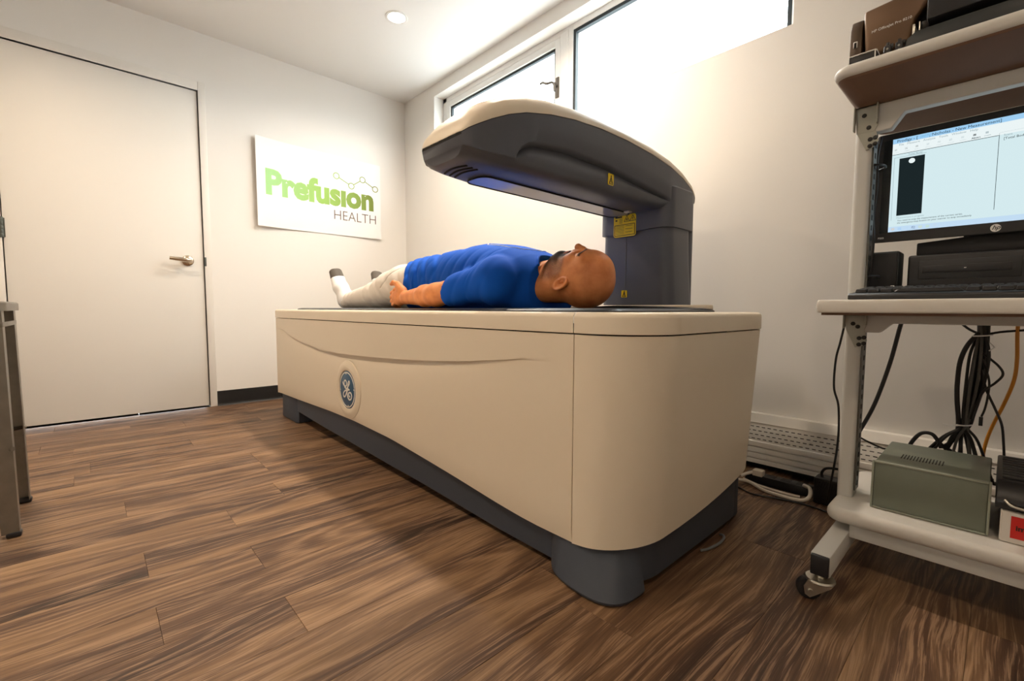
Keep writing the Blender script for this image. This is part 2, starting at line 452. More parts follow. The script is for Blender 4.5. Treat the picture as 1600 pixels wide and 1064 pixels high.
# fixed light
ring_frame(MB(), XM1, WX1, WZ0, WZ1, 0.032, FY, FY + 0.06).build('window_frame', TRIM, win2)
ring_frame(MB(), XM1 + 0.032, WX1 - 0.032, WZ0 + 0.032, WZ1 - 0.032, 0.018, FY + 0.006, FY + 0.03, 0).build('gasket', GASKET, win2)
MB().box(XM1 + 0.034, WX1 - 0.034, FY + 0.018, FY + 0.024, WZ0 + 0.034, WZ1 - 0.034).build('pane', GLASS, win2)
# casement lever on the right stile
lx, lz = 1.672, 2.00
lp = MB().box(lx - 0.013, lx + 0.013, FY - 0.010, FY - 0.002, lz - 0.065, lz + 0.055, 0.003)
lp.tube([(lx, FY - 0.010, lz + 0.01), (lx, FY - 0.035, lz + 0.01)], [0.010, 0.008], 12)
wh = lp.build('window_handle', principled('pewter', (0.07, 0.06, 0.048), 0.45, 0.0, var=0.05), win1)
MB().tube(spline([(lx + 0.002, FY - 0.034, lz - 0.035), (lx, FY - 0.036, lz + 0.0), (lx - 0.012, FY - 0.040, lz + 0.018), (lx - 0.05, FY - 0.046, lz + 0.022), (lx - 0.085, FY - 0.044, lz + 0.040), (lx - 0.11, FY - 0.040, lz + 0.042)], 6), 0.0075, 10).build('lever', MATS['pewter'], wh)

# ceiling downlights
LED = emission('led_lens', (1.0, 0.90, 0.76), 9.0)
for i, (lx_, ly_, wt) in enumerate(LAMPS):
    t = thing('ceiling_light', ['round recessed downlight glowing in the ceiling beside the window corner', 'round recessed downlight above the scanner arm near the window', 'round recessed downlight in the ceiling in front of the door',
              'round recessed downlight in the ceiling above the open floor', 'round recessed downlight in the ceiling behind the camera near the cart'][i], 'light', (lx_, ly_, H))
    MB().lathe([(0.050, 0.0), (0.066, 0.0), (0.066, -0.003), (0.062, -0.005), (0.053, -0.004), (0.050, -0.001), (0.050, 0.0)], (lx_, ly_, H), (0, 0, 1), 32).build('trim_ring', WHITE, t)
    MB().lathe([(0.0, -0.0022), (0.051, -0.0012), (0.051, 0.0), (0, 0)], (lx_, ly_, H), (0, 0, 1), 32).build('lens', LED, t)
    ld = bpy.data.lights.new('downlight', 'AREA'); ld.shape = 'DISK'; ld.size = 0.10; ld.energy = wt; ld.color = LAMP_COL if i < 2 else (1.0, 0.78, 0.55); ld.spread = R(150)
    lo = bpy.data.objects.new('bulb', ld); COL.objects.link(lo); lo.parent = t; lo.location = (0, 0, -0.008)

# hydronic baseboard heater along the window wall
ht = thing('baseboard_heater', 'long white perforated baseboard heater low on the wall under the window', 'heater', (0.9, -0.04, 0.03))
HX0, HX1 = 0.9, X1 - 0.1
HY = -0.068
HW = principled('heater_enamel', (0.80, 0.76, 0.69), 0.42, var=0.02, vscale=20)
hprof = [(-0.012, 0.225), (-0.030, 0.225), (-0.062, 0.192), (HY, 0.186), (HY, 0.122)]
body = [(-0.001, 0.03), (-0.001, 0.226), (-0.028, 0.226), (-0.042, 0.194), (-0.064, 0.124), (-0.064, 0.034), (-0.058, 0.03)]
MB().prism([(y, z) for y, z in body], 0, HX0, HX1).build('cover', HW, ht)
MB().prism([(-0.001, 0.226), (-0.028, 0.226), (-0.0445, 0.1935), (-0.047, 0.1945), (-0.030, 0.2285), (-0.001, 0.2295)], 0, HX0 - 0.002, HX1).build('top_lip', HW, ht)
for j, (za, zb) in enumerate(((0.100, 0.122), (0.076, 0.098), (0.052, 0.074), (0.031, 0.050))):
    MB().prism([(-0.06, za), (-0.0705, za), (-0.0695, zb - 0.002), (-0.066, zb), (-0.06, zb)], 0, HX0, HX1, 0.0008, 1).build('rib', HW, ht)
sl = MB()
SLOT = principled('heater_slot', (0.02, 0.017, 0.014), 0.8, var=0.1)
for r_ in range(4):
    z = 0.131 + r_ * 0.0155
    xs = 2.70 + (0.011 if r_ % 2 else 0)
    while xs < 3.75:
        yz = -0.064 + (z - 0.124) / 0.070 * 0.022
        sl.box(xs, xs + 0.0125, yz - 0.0006, yz + 0.004, z - 0.0015, z + 0.0015)
        xs += 0.0215
so = sl.build('vent_slots', SLOT, ht, smooth=False); so['kind'] = 'stuff'
MB().box(HX0 - 0.006, HX0 + 0.02, -0.0715, -0.001, 0.03, 0.231, 0.002).build('end_cap', HW, ht)

# ------------------------------------------------------------------ poster
PX = 0.006
ps = thing('poster', 'white paper poster with green company lettering on the wall right of the door', 'poster', (0.0, -0.708, 1.54))
pc = dict(tl=(-1.171, 1.845), tr=(-0.244, 1.832), bl=(-1.170, 1.233), br=(-0.246, 1.234))
def pos_sheet(u, v):
    y = (1 - v) * ((1 - u) * pc['bl'][0] + u * pc['br'][0]) + v * ((1 - u) * pc['tl'][0] + u * pc['tr'][0])
    z = (1 - v) * ((1 - u) * pc['bl'][1] + u * pc['br'][1]) + v * ((1 - u) * pc['tl'][1] + u * pc['tr'][1])
    x = 0.004 + 0.026 * max(0, 1 - u / 0.30) ** 2 + 0.016 * max(0, (u - 0.75) / 0.25) ** 2 * (1 - 0.5 * v) + 0.006 * math.sin(u * 9) * (1 - v) * 0.5 + 0.003
    return Vector((x, y, z))
mb = MB(); NU, NV = 48, 20
front = [[pos_sheet(i / NU, j / NV) for i in range(NU + 1)] for j in range(NV + 1)]
vs = [p for r_ in front for p in r_]; n0 = len(vs)
vs += [p - Vector((0.0006, 0, 0)) for r_ in front for p in r_]
fs = []
for j in range(NV):
    for i in range(NU):
        a = j * (NU + 1) + i
        fs.append((a, a + 1, a + NU + 2, a + NU + 1)); fs.append((n0 + a, n0 + a + NU + 1, n0 + a + NU + 2, n0 + a + 1))
for i in range(NU):
    fs.append((i, n0 + i, n0 + i + 1, i + 1)); a = NV * (NU + 1) + i; fs.append((a, a + 1, n0 + a + 1, n0 + a))
for j in range(NV):
    a = j * (NU + 1); fs.append((a, a + NU + 1, n0 + a + NU + 1, n0 + a)); a += NU; fs.append((a, n0 + a, n0 + a + NU + 1, a + NU + 1))
mb.raw(vs, fs).build('sheet', PAPER, ps)
def green_ink():
    m = bpy.data.materials.new('green_ink'); m.use_nodes = True
    nt = m.node_tree; b = nt.nodes['Principled BSDF']; b.inputs['Roughness'].default_value = 0.6
    tc = nt.nodes.new('ShaderNodeTexCoord'); sp = nt.nodes.new('ShaderNodeSeparateXYZ'); mr = nt.nodes.new('ShaderNodeMapRange'); cr = nt.nodes.new('ShaderNodeValToRGB')
    nt.links.new(tc.outputs['Object'], sp.inputs[0]); nt.links.new(sp.outputs['Y'], mr.inputs[0])
    mr.inputs[1].default_value = -0.42; mr.inputs[2].default_value = 0.43
    e = cr.color_ramp.elements
    e[0].position = 0.05; e[0].color = (*srgb(160, 210, 138), 1); e[1].position = 0.95; e[1].color = (*srgb(112, 128, 36), 1)
    mid = e.new(0.5); mid.color = (*srgb(150, 190, 88), 1)
    nt.links.new(mr.outputs[0], cr.inputs[0]); nt.links.new(cr.outputs[0], b.inputs['Base Color'])
    return m
GINK = green_ink()
BINK = principled('brown_ink', srgb(96, 74, 64), 0.6, var=0.03)
PWID, PHGT = 0.925, 0.605
def on_poster(co):
    u = co[0] / PWID; v = co[1] / PHGT
    p = pos_sheet(min(max(u, 0), 1), min(max(v, 0), 1))
    return (p.x + 0.0006 + (0.0004 if co[2] > 0 else 0), p.y, p.z)
I4 = Matrix.Identity(4)
def place_text(dx, dy):
    return lambda co: on_poster((co[0] + dx, co[1] + dy, co[2]))
text_obj('Prefus\u0131on', 0.232, GINK, 'lettering', ps, I4, bold=0.0105, warp=place_text(0.054, 0.232), xs=0.925)
text_obj('HEALTH', 0.106, BINK, 'lettering', ps, I4, bold=-0.0014, warp=place_text(0.535, 0.118), xs=0.90)
lc = MB()
nodes = [(0.565, 0.452), (0.683, 0.396), (0.775, 0.462), (0.880, 0.405)]
def chart_ring(c, r0, r1):
    n = 24; rings = []
    for i in range(n + 1):
        a = 2 * math.pi * i / n
        ca, sa = math.cos(a), math.sin(a)
        rings.append([on_poster((c[0] + r0 * ca, c[1] + r0 * sa, 0)), on_poster((c[0] + r0 * ca, c[1] + r0 * sa, 1)), on_poster((c[0] + r1 * ca, c[1] + r1 * sa, 1)), on_poster((c[0] + r1 * ca, c[1] + r1 * sa, 0))])
    lc.loft(rings, cap=False)
for c in nodes: chart_ring(c, 0.0195, 0.0252)
for a, b in zip(nodes, nodes[1:]):
    d = Vector((b[0] - a[0], b[1] - a[1])); l = d.length; d /= l; nn = Vector((-d.y, d.x)) * 0.0028
    rings = []
    for t in np.linspace(0.0245, l - 0.0245, 5):
        p = Vector(a) + d * t
        rings.append([on_poster((p.x + nn.x, p.y + nn.y, 0)), on_poster((p.x + nn.x, p.y + nn.y, 1)), on_poster((p.x - nn.x, p.y - nn.y, 1)), on_poster((p.x - nn.x, p.y - nn.y, 0))])
    lc.loft(rings)
lc.build('line_chart', GINK, ps)

# ------------------------------------------------------------------ the scanner
dx = thing('bone_density_scanner', 'large cream and slate grey bone density scanner table with an overhanging arm', 'medical scanner', (1.7, -0.82, 0))
TX0, TX1, TY0, TY1 = 0.52, 3.085, -1.225, -0.485
XS = 2.897
ZC = 0.603        # seam between side panels and the top caps
ZT = 0.6515
def outline(inset=0.0, rad=0.15, nseg=14, flat=10, rad_l=0.06):
    """plan outline, starting rear-left, going along the front to the rear-right; list of (x, y)"""
    x0, x1, y0, y1 = TX0 + inset, TX1 - inset, TY0 + inset, TY1 - inset
    pts = []
    def arc(cx, cy, r_, a0, a1):
        for i in range(nseg + 1):
            a = a0 + (a1 - a0) * i / nseg
            pts.append((cx + r_ * math.cos(a), cy + r_ * math.sin(a)))
    pi = math.pi
    arc(x0 + rad_l, y1 - rad_l, rad_l, pi / 2, pi)
    arc(x0 + rad_l, y0 + rad_l, rad_l, pi, 1.5 * pi)
    a = pts[-1]
    for i in range(1, 41): pts.append((a[0] + (XS - 0.0015 - a[0]) * i / 40, y0))
    iS = len(pts) - 1
    pts.append((XS + 0.0015, y0))
    arc(x1 - rad, y0 + rad, rad, 1.5 * pi, 2 * pi)
    for i in range(1, 6): pts.append((x1, y0 + rad + (y1 - 0.12 - y0 - rad) * i / 6))
    arc(x1 - 0.12, y1 - 0.12, 0.12, 0, pi / 2)
    return pts, iS
crease_pts = [(0.669, 0.536), (0.80, 0.507), (0.959, 0.481), (1.266, 0.456), (1.523, 0.451), (1.741, 0.457), (2.091, 0.471), (2.296, 0.484), (2.469, 0.498), (2.615, 0.514), (2.738, 0.528)]
def crease(x):
    if x <= crease_pts[0][0] or x >= crease_pts[-1][0]: return None
    for a, b in zip(crease_pts, crease_pts[1:]):
        if a[0] <= x <= b[0]:
            t = (x - a[0]) / (b[0] - a[0]); return a[1] + (b[1] - a[1]) * t
ZB_TAB = [(0.50, 0.144), (0.93, 0.152), (1.38, 0.164), (1.66, 0.166), (1.99, 0.157), (2.23, 0.139), (2.41, 0.124), (2.63, 0.103), (2.75, 0.095), (2.90, 0.095)]
def zbot(x, y):
    if x < 0.6: return 0.144
    if x <= XS: return float(np.interp(x, [t[0] for t in ZB_TAB], [t[1] for t in ZB_TAB]))
    if y < TY0 + 0.151: return 0.095 + 0.021 * min(1, (x - XS) / 0.188)
    t = max(0, min(1, (y + 1.08) / 0.55))
    return 0.116 + 0.060 * t ** 2.2
def taper(x, y, z):
    k = 1 - z / ZC
    if x > XS: x -= 0.040 * k * min(1, (x - XS) / 0.2)
    return x
P, iS = outline()
# front panel (wraps the left end); conforming rows above and below the sculpted crease
def crease_at(x):
    return crease(x)
def panel(name, pts, inner, rows_low, front=False):
    mb = MB(); cols = []; cols_in = []
    for (x, y), (xi, yi) in zip(pts, inner):
        zb = zbot(x, y); col = []
        zc = crease(x) if (front and abs(y - TY0) < 1e-4) else None
        D = 0
        if zc is not None:
            u = (x - crease_pts[0][0]) / (crease_pts[-1][0] - crease_pts[0][0])
            D = 0.017 * math.sin(math.pi * u) ** 0.7
        if zc is None:
            u = (x - crease_pts[0][0]) / (crease_pts[-1][0] - crease_pts[0][0])
            zc = crease_pts[0][1] if u <= 0 else crease_pts[-1][1]
        zz = [zb + 0.006 * (1 - math.cos(t)) - 0.0 for t in (0,)]
        col.append((taper(x, y, zb), y + 0.004 if front and abs(y - TY0) < 1e-4 else y, zb))
        nlow, nhigh = 22, 10
        for i in range(1, nlow + 1):
            z = zb + 0.004 + (zc - zb - 0.004) * (1 - (1 - (i - 0) / nlow) ** 1.6)
            dep = D * math.exp(-((zc - z) / 0.055) ** 1.0) if D else 0
            col.append((taper(x, y, z), y + dep, z))
        for i in range(0, nhigh + 1):
            z = zc + 0.0015 + (ZC - 0.004 - zc - 0.0015) * i / nhigh
            dep = 0
            col.append((taper(x, y, z), y + dep, z))
        cols.append(col)
        cols_in.append([(taper(xi, yi, zb), yi, zb), (taper(xi, yi, ZC), yi, ZC - 0.004)])
    # outer skin + inner skin as a closed loft around each column
    rings = [c + ci[::-1] for c, ci in zip(cols, cols_in)]
    mb.loft(rings)
    return mb.build(name, CREAM, dx, angle=40)
Pin, _ = outline(0.012, 0.138, rad_l=0.048)
Pin[iS] = (P[iS][0], Pin[iS][1]); Pin[iS + 1] = (P[iS + 1][0], Pin[iS + 1][1])
panel('front_panel', P[:iS + 1], Pin[:iS + 1], 0, True)
panel('end_panel', P[iS + 1:], Pin[iS + 1:], 0, False)
# dark inner frame seen in the seams; floor-facing chassis
MB().prism([(x, y) for x, y in outline(0.07, 0.08, rad_l=0.03)[0]], 2, 0.16, 0.60).build('chassis', DARK, dx)
# top caps
def top_cap(name, pts):
    mb = MB(); cx, cy = 1.7, -0.82
    rings = []
    Rr = 0.013
    prof = [(-0.001, ZC - 0.001), (0.0025, ZC), (0.0025, ZT - Rr)] + [(0.0025 - Rr + Rr * math.cos(a), ZT - Rr + Rr * math.sin(a)) for a in np.linspace(0.25, math.pi / 2, 6)]
    out = []
    n = len(pts)
    for i, (x, y) in enumerate(pts):
        a = pts[max(i - 1, 0)]; b = pts[min(i + 1, n - 1)]
        t = Vector((b[0] - a[0], b[1] - a[1])).normalized(); nn = Vector((t.y, -t.x))
        out.append([(x + nn.x * o_, y + nn.y * o_, z) for o_, z in prof])
    vr = [[mb.bm.verts.new(p) for p in c] for c in out]
    for a, b in zip(vr, vr[1:]):
        for k in range(len(prof) - 1): mb.bm.faces.new((a[k], b[k], b[k + 1], a[k + 1]))
    mb.bm.faces.new([c[-1] for c in vr]); mb.bm.faces.new([c[0] for c in vr][::-1])
    mb.bm.faces.new([v for v in vr[0]] + [v for v in vr[-1]][::-1])
    return mb.build(name, CREAM, dx)
top_cap('top_cap', P[:iS + 1]); top_cap('top_cap', P[iS + 1:])
# base: recessed plinth and two feet
def slab(xs, zb, zt, y0, y1, name):
    mb = MB(); mb.loft([[(x, y0, z), (x, y0, zt), (x, y1, zt), (x, y1, z)] for x, z in zip(xs, zb)])
    return mb.build(name, BASEG, dx, smooth=False)
slab([0.86, 1.3, 1.6, 1.95, 2.2, 2.6, 2.86], [0.072, 0.056, 0.049, 0.039, 0.034, 0.019, 0.016], 0.185, TY0 + 0.020, TY1 - 0.05, 'plinth')
MB().prism(rrect(2.80, 3.042, TY0 + 0.022, TY1 - 0.03, 0.128, 8), 2, 0.020, 0.20).build('end_plinth', BASEG, dx)
def foot(pts, z0, zt, name='foot'):
    mb = MB(); rows = []
    cx = sum(p[0] for p in pts) / len(pts); cy = sum(p[1] for p in pts) / len(pts)
    for z, ins, pull in ((z0, 0.010, 0), (z0 + 0.003, 0.003, 0), (z0 + 0.010, 0.0, 0), (z0 + 0.045, 0.0, 0.35), (zt, 0.0, 1.0)):
        ring = []
        for x, y in pts:
            d = Vector((x - cx, y - cy)); l = d.length; d = d * (1 - ins / l)
            xx, yy = cx + d.x, cy + d.y
            xt, yt = xx, max(yy, TY0 + 0.018)
            if xt > 2.90 and yt < -1.075:
                v_ = Vector((xt - 2.90, yt + 1.075))
                if v_.length > 0.132: v_ *= 0.132 / v_.length; xt, yt = 2.90 + v_.x, -1.075 + v_.y
            ring.append((xx + (xt - xx) * pull, yy + (yt - yy) * pull, z))
        rows.append(ring)
    return mb.loft(rows).build(name, BASEG, dx)
foot(spline2([(2.815, -1.06), (2.806, -1.13), (2.812, -1.195), (2.840, -1.230), (2.885, -1.249), (2.940, -1.258), (2.990, -1.255), (3.026, -1.238), (3.044, -1.205), (3.048, -1.160), (3.047, -1.14)], 4) + [(2.95, -1.06)], 0.0008, 0.115)
foot([(0.56, -1.0), (0.558, -1.17), (0.575, -1.200), (0.61, -1.212), (0.85, -1.212), (0.87, -1.20), (0.87, -1.0)], 0.0008, 0.15)
MB().box(0.56, 0.87, -0.62, -0.55, 0.0008, 0.15, 0.01).build('foot', BASEG, dx); MB().box(2.80, 3.03, -0.62, -0.55, 0.0008, 0.15, 0.01).build('foot', BASEG, dx)

# round emblem in a moulded dish
EC = Vector((1.614, TY0, 0.299))
ER = 0.0840
prof = [(0.130, -0.004), (0.128, 0.0015), (0.116, 0.0050), (0.106, 0.0075), (0.097, 0.0075), (ER + 0.003, 0.0055), (ER + 0.002, 0.001), (0, 0.001)]
em0 = MB().lathe(prof, EC, (0, -1, 0), 56).build('emblem_dish', CREAM, dx)
em1 = MB().lathe([(ER, 0.001), (ER, 0.0035), (ER - 0.002, 0.0045), (0, 0.0045)], EC, (0, -1, 0), 56).build('emblem', principled('emblem_blue', srgb(48, 88, 122), 0.35, var=0.03), dx)
fe = frame((EC.x, EC.y - 0.0046, EC.z), (1, 0, 0), (0, 0, 1))
WINK = principled('emblem_white', (0.78, 0.74, 0.68), 0.4, var=0.01)
mg = MB()
s_ = 0.0775
G = [(-.6, .40), (-.50, .26), (-.25, .17), (-.08, .25), (-.06, .40), (-.2, .52), (-.36, .46), (-.40, .30), (-.30, .12), (-.10, .05), (.02, .10), (-.02, .0), (-.30, -.10), (-.52, -.28), (-.46, -.45), (-.28, -.42), (-.12, -.22), (-.04, -.02), (.06, .12), (.24, .29), (.36, .44), (.27, .52), (.15, .36), (.10, .14), (.20, .03), (.34, .03)]
Ecu = [(.30, .04), (.10, -.02), (.02, -.18), (.07, -.37), (.20, -.50), (.40, -.53), (.58, -.42), (.62, -.26), (.50, -.13), (.32, -.12), (.22, -.22), (.27, -.34), (.40, -.36)]
ribbon(mg, spline2([(a * s_, b * s_) for a, b in G], 7), 0.0066, fe, 0.0005, 6e-6)
ribbon(mg, spline2([(a * s_, b * s_) for a, b in Ecu], 7), 0.0066, fe, 0.0017, 6e-6)
for q in range(4):
    a0 = q * math.pi / 2 + 0.18
    arc_ = [(math.cos(a0 + (math.pi / 2 - 0.06) * i / 16) * 0.0768, math.sin(a0 + (math.pi / 2 - 0.06) * i / 16) * 0.0768) for i in range(17)]
    arc_ += [(math.cos(a0 + math.pi / 2 - 0.05) * 0.0725, math.sin(a0 + math.pi / 2 - 0.05) * 0.0725), (math.cos(a0 + math.pi / 2 - 0.10) * 0.0690, math.sin(a0 + math.pi / 2 - 0.10) * 0.0690)]
    ribbon(mg, arc_, [0.0052] * 15 + [0.0055, 0.0058, 0.0060, 0.0050], fe)
mg.build('monogram', WINK, em1)

# column behind the table and sleeve above it
CX0, CX1, CY0, CY1 = 2.392, 2.708, -0.452, -0.250
mb = MB()
mb.loft([[(x, y, z) for x, y in rrect(CX0 + 0.006 - g * 0.3, CX1 - 0.004 + g, CY0 + 0.006, CY1, 0.045)] for z, g in ((0.05, 0.022), (0.60, 0.018), (0.7, 0.014), (0.85, 0.004), (0.98, 0.0))])
mb.build('column', GREY, dx)
MB().box(CX0 + 0.02, CX1 - 0.015, CY1 - 0.002, CY1 + 0.035, 0.05, 1.14, 0.012).build('column_back_cover', GREY, dx)
# sleeve: lower edge swoops
pts = rrect(CX0 - 0.004, CX1 + 0.005, CY0 - 0.006, CY1 + 0.02, 0.05, 8)
def sleeve_low(x, y):
    t = (x - CX0) / (CX1 - CX0)
    return 0.968 - 0.012 * math.sin(min(1, t / 0.75) * math.pi) * 0.8 + 0.004 * t
mb = MB(); mb.loft([[(x, y, sleeve_low(x, y)) for x, y in pts], [(x, y, 1.00) for x, y in pts], [(x, y, 1.12) for x, y in pts], [(x, y, 1.14) for x, y in rrect(CX0 + 0.01, CX1 - 0.01, CY0 + 0.02, CY1 + 0.01, 0.05, 8)]])
mb.build('column_sleeve', GREY, dx)
MB().box(2.5215, 2.5235, CY0 + 0.004, CY0 + 0.0075, 0.70, 0.955).build('seam_strip', principled('seam_grey', (0.16, 0.16, 0.17), 0.5, var=0.03), dx)

# arm: lofted from tip to column. station: y, near x, far x, under z, seam z, top z
AX0 = 2.415
ST = [(-1.345, 2.622, 2.436, 1.054, 1.104, 1.116), (-1.335, 2.638, 2.424, 1.047, 1.112, 1.140), (-1.31, 2.648, 2.420, 1.043, 1.126, 1.172), (-1.27, 2.656, 2.418, 1.040, 1.147, 1.205), (-1.22, 2.664, 2.416, 1.038, 1.169, 1.229), (-1.16, 2.670, 2.414, 1.038, 1.189, 1.247), (-1.07, 2.676, 2.412, 1.038, 1.207, 1.263),
      (-0.97, 2.680, 2.410, 1.038, 1.219, 1.270), (-0.85, 2.684, 2.407, 1.038, 1.225, 1.272), (-0.71, 2.690, 2.404, 1.038, 1.222, 1.267), (-0.56, 2.698, 2.400, 1.038, 1.208, 1.252), (-0.44, 2.706, 2.396, 1.038, 1.187, 1.231), (-0.35, 2.708, 2.394, 1.04, 1.164, 1.206), (-0.27, 2.706, 2.396, 1.05, 1.135, 1.172), (-0.23, 2.700, 2.402, 1.07, 1.115, 1.138)]
def interp(y):
    if y <= ST[0][0]: return ST[0][1:]
    for a, b in zip(ST, ST[1:]):
        if a[0] <= y <= b[0]:
            t = (y - a[0]) / (b[0] - a[0]); return tuple(a[i] + (b[i] - a[i]) * t for i in range(1, 6))
    return ST[-1][1:]
bulge_pts = [(-1.215, 1.064), (-1.19, 1.084), (-1.155, 1.102), (-1.12, 1.112), (-0.99, 1.122), (-0.81, 1.116), (-0.64, 1.097), (-0.46, 1.072), (-0.435, 1.062)]
def ridge(y):
    ys = [b[0] for b in bulge_pts]
    return float(np.interp(y, ys, [b[1] for b in bulge_pts]))
YS = sorted(set([round(float(t), 4) for t in [s[0] for s in ST] + list(np.linspace(-1.345, -0.24, 64))]))
low_rings, top_rings = [], []
for y in YS:
    xn, xf, zu, zs, zt = interp(y)
    zz = max(ridge(y), zu + 0.022)
    w = max(0.0, min(1, min(y - bulge_pts[0][0], bulge_pts[-1][0] - y) / 0.03))
    tip = max(0, min(1, 1 - (y + 1.345) / 0.20))          # the nose leans forward towards its upper edge
    zz = min(zz, zs - 0.025)
    def side(xe, s):
        bot = [(0.072, 0.0), (0.048, 0.0008), (0.030, 0.004), (0.016, 0.011), (0.007, 0.021)]
        q = [(xe - s * a, zu + b) for a, b in bot]
        zm = (zu + 0.021 + zz) / 2
        q += [(xe - s * (0.004 + 0.002 * w), zm), (xe - s * (0.002 + 0.016 * w), zz - 0.006 * w - 0.001), (xe - s * (0.001 + 0.021 * w), zz + 0.001)]
        q += [(xe - s * (0.0005 + 0.004 * w), zz + 0.004 + 0.003 * w), (xe + s * 0.0 , zz + 0.012), (xe + s * 0.0005, (zz + zs) / 2 + 0.005), (xe, zs)]
        return q
    qn, qf = side(xn, 1), side(xf, -1)
    lean = lambda z: (0.20 + 0.45 * max(0.0, (zs - z) / 0.08 - 0.45)) * tip * max(0.0, zs - z)
    low_rings.append([(x, y + lean(z), z) for x, z in qn] + [(x, y + lean(z), z) for x, z in qf[::-1]])
    hw = (xn - xf) / 2; cxm = (xn + xf) / 2; hh = max(zt - zs, 0.008)
    arcp = []
    for i in range(25):
        t = math.pi * i / 24
        c_, s2 = math.cos(t), math.sin(t)
        arcp.append((cxm + hw * (1 if c_ > 0 else -1) * abs(c_) ** 0.5 * 1.003, y, zs + 0.0022 + hh * abs(s2) ** 0.7))
    top_rings.append(arcp)
arm = MB(); arm.loft(low_rings); arm_o = arm.build('arm', GREY, dx, angle=42)
cov = MB(); cov.loft(top_rings); cov_o = cov.build('arm_cover', CREAM, dx, angle=60)
sh = MB(); sh.loft([[(x * 0.985 + 2.55 * 0.015, y, z) for x, y, z in ((r_[11][0], r_[11][1], r_[11][2] - 0.004), (r_[11][0], r_[11][1], r_[11][2] + 0.004), (r_[12][0], r_[12][1], r_[12][2] + 0.004), (r_[12][0], r_[12][1], r_[12][2] - 0.004))] for r_ in low_rings])
sh.build('seam_strip', DARK, dx)
# detector window in the underside, nose grooves, small tab
DW = principled('detector_window', (0.34, 0.30, 0.25), 0.10, var=0.03, spec=0.7)
wy0, wy1, wxa, wxb = -1.215, -0.46, 2.462, 2.552
ov = [(x, y) for x, y in rrect(wxa, wxb, wy0, wy1, 0.032, 8)]
dwo = MB().prism(ov, 2, 1.0355, 1.042).build('detector_window', DW, dx)
rim = MB(); ring = [Vector((x, y, 1.0355)) for x, y in rrect(wxa - 0.003, wxb + 0.003, wy0 - 0.003, wy1 + 0.003, 0.034, 8)]
rim.tube(ring + [ring[0]], 0.0022, 6, False).build('window_rim', DARK, dx)
bva = BVHTree.FromPolygons([v.co + dx.location for v in arm_o.data.vertices], [tuple(p.vertices) for p in arm_o.data.polygons])
for gx in (-1.290, -1.272, -1.254):
    pts = []
    for i in range(9):
        h = bva.ray_cast(Vector((2.468 + 0.105 * i / 8, gx + 0.010 * math.sin(i / 8 * math.pi) * -1, 0.95)), Vector((0, 0, 1)))
        if h[0]: pts.append(h[0])
    if len(pts) > 3: MB().tube(pts, 0.0034, 8).build('vent_groove', DARK, dx)
MB().box(2.552, 2.578, -0.52, -0.495, 1.0335, 1.040, 0.002).build('indicator', principled('indicator_white', (0.6, 0.55, 0.48), 0.4, var=0.02), dx)
bpy.context.view_layer.update()
def bvh_of(o):
    me = o.data; off = origin_of(o.parent)
    return BVHTree.FromPolygons([v.co + off for v in me.vertices], [tuple(p.vertices) for p in me.polygons])
YEL = principled('label_yellow', srgb(238, 205, 20), 0.45, var=0.02)
INK = principled('label_ink', (0.02, 0.015, 0.008), 0.5, var=0.05)
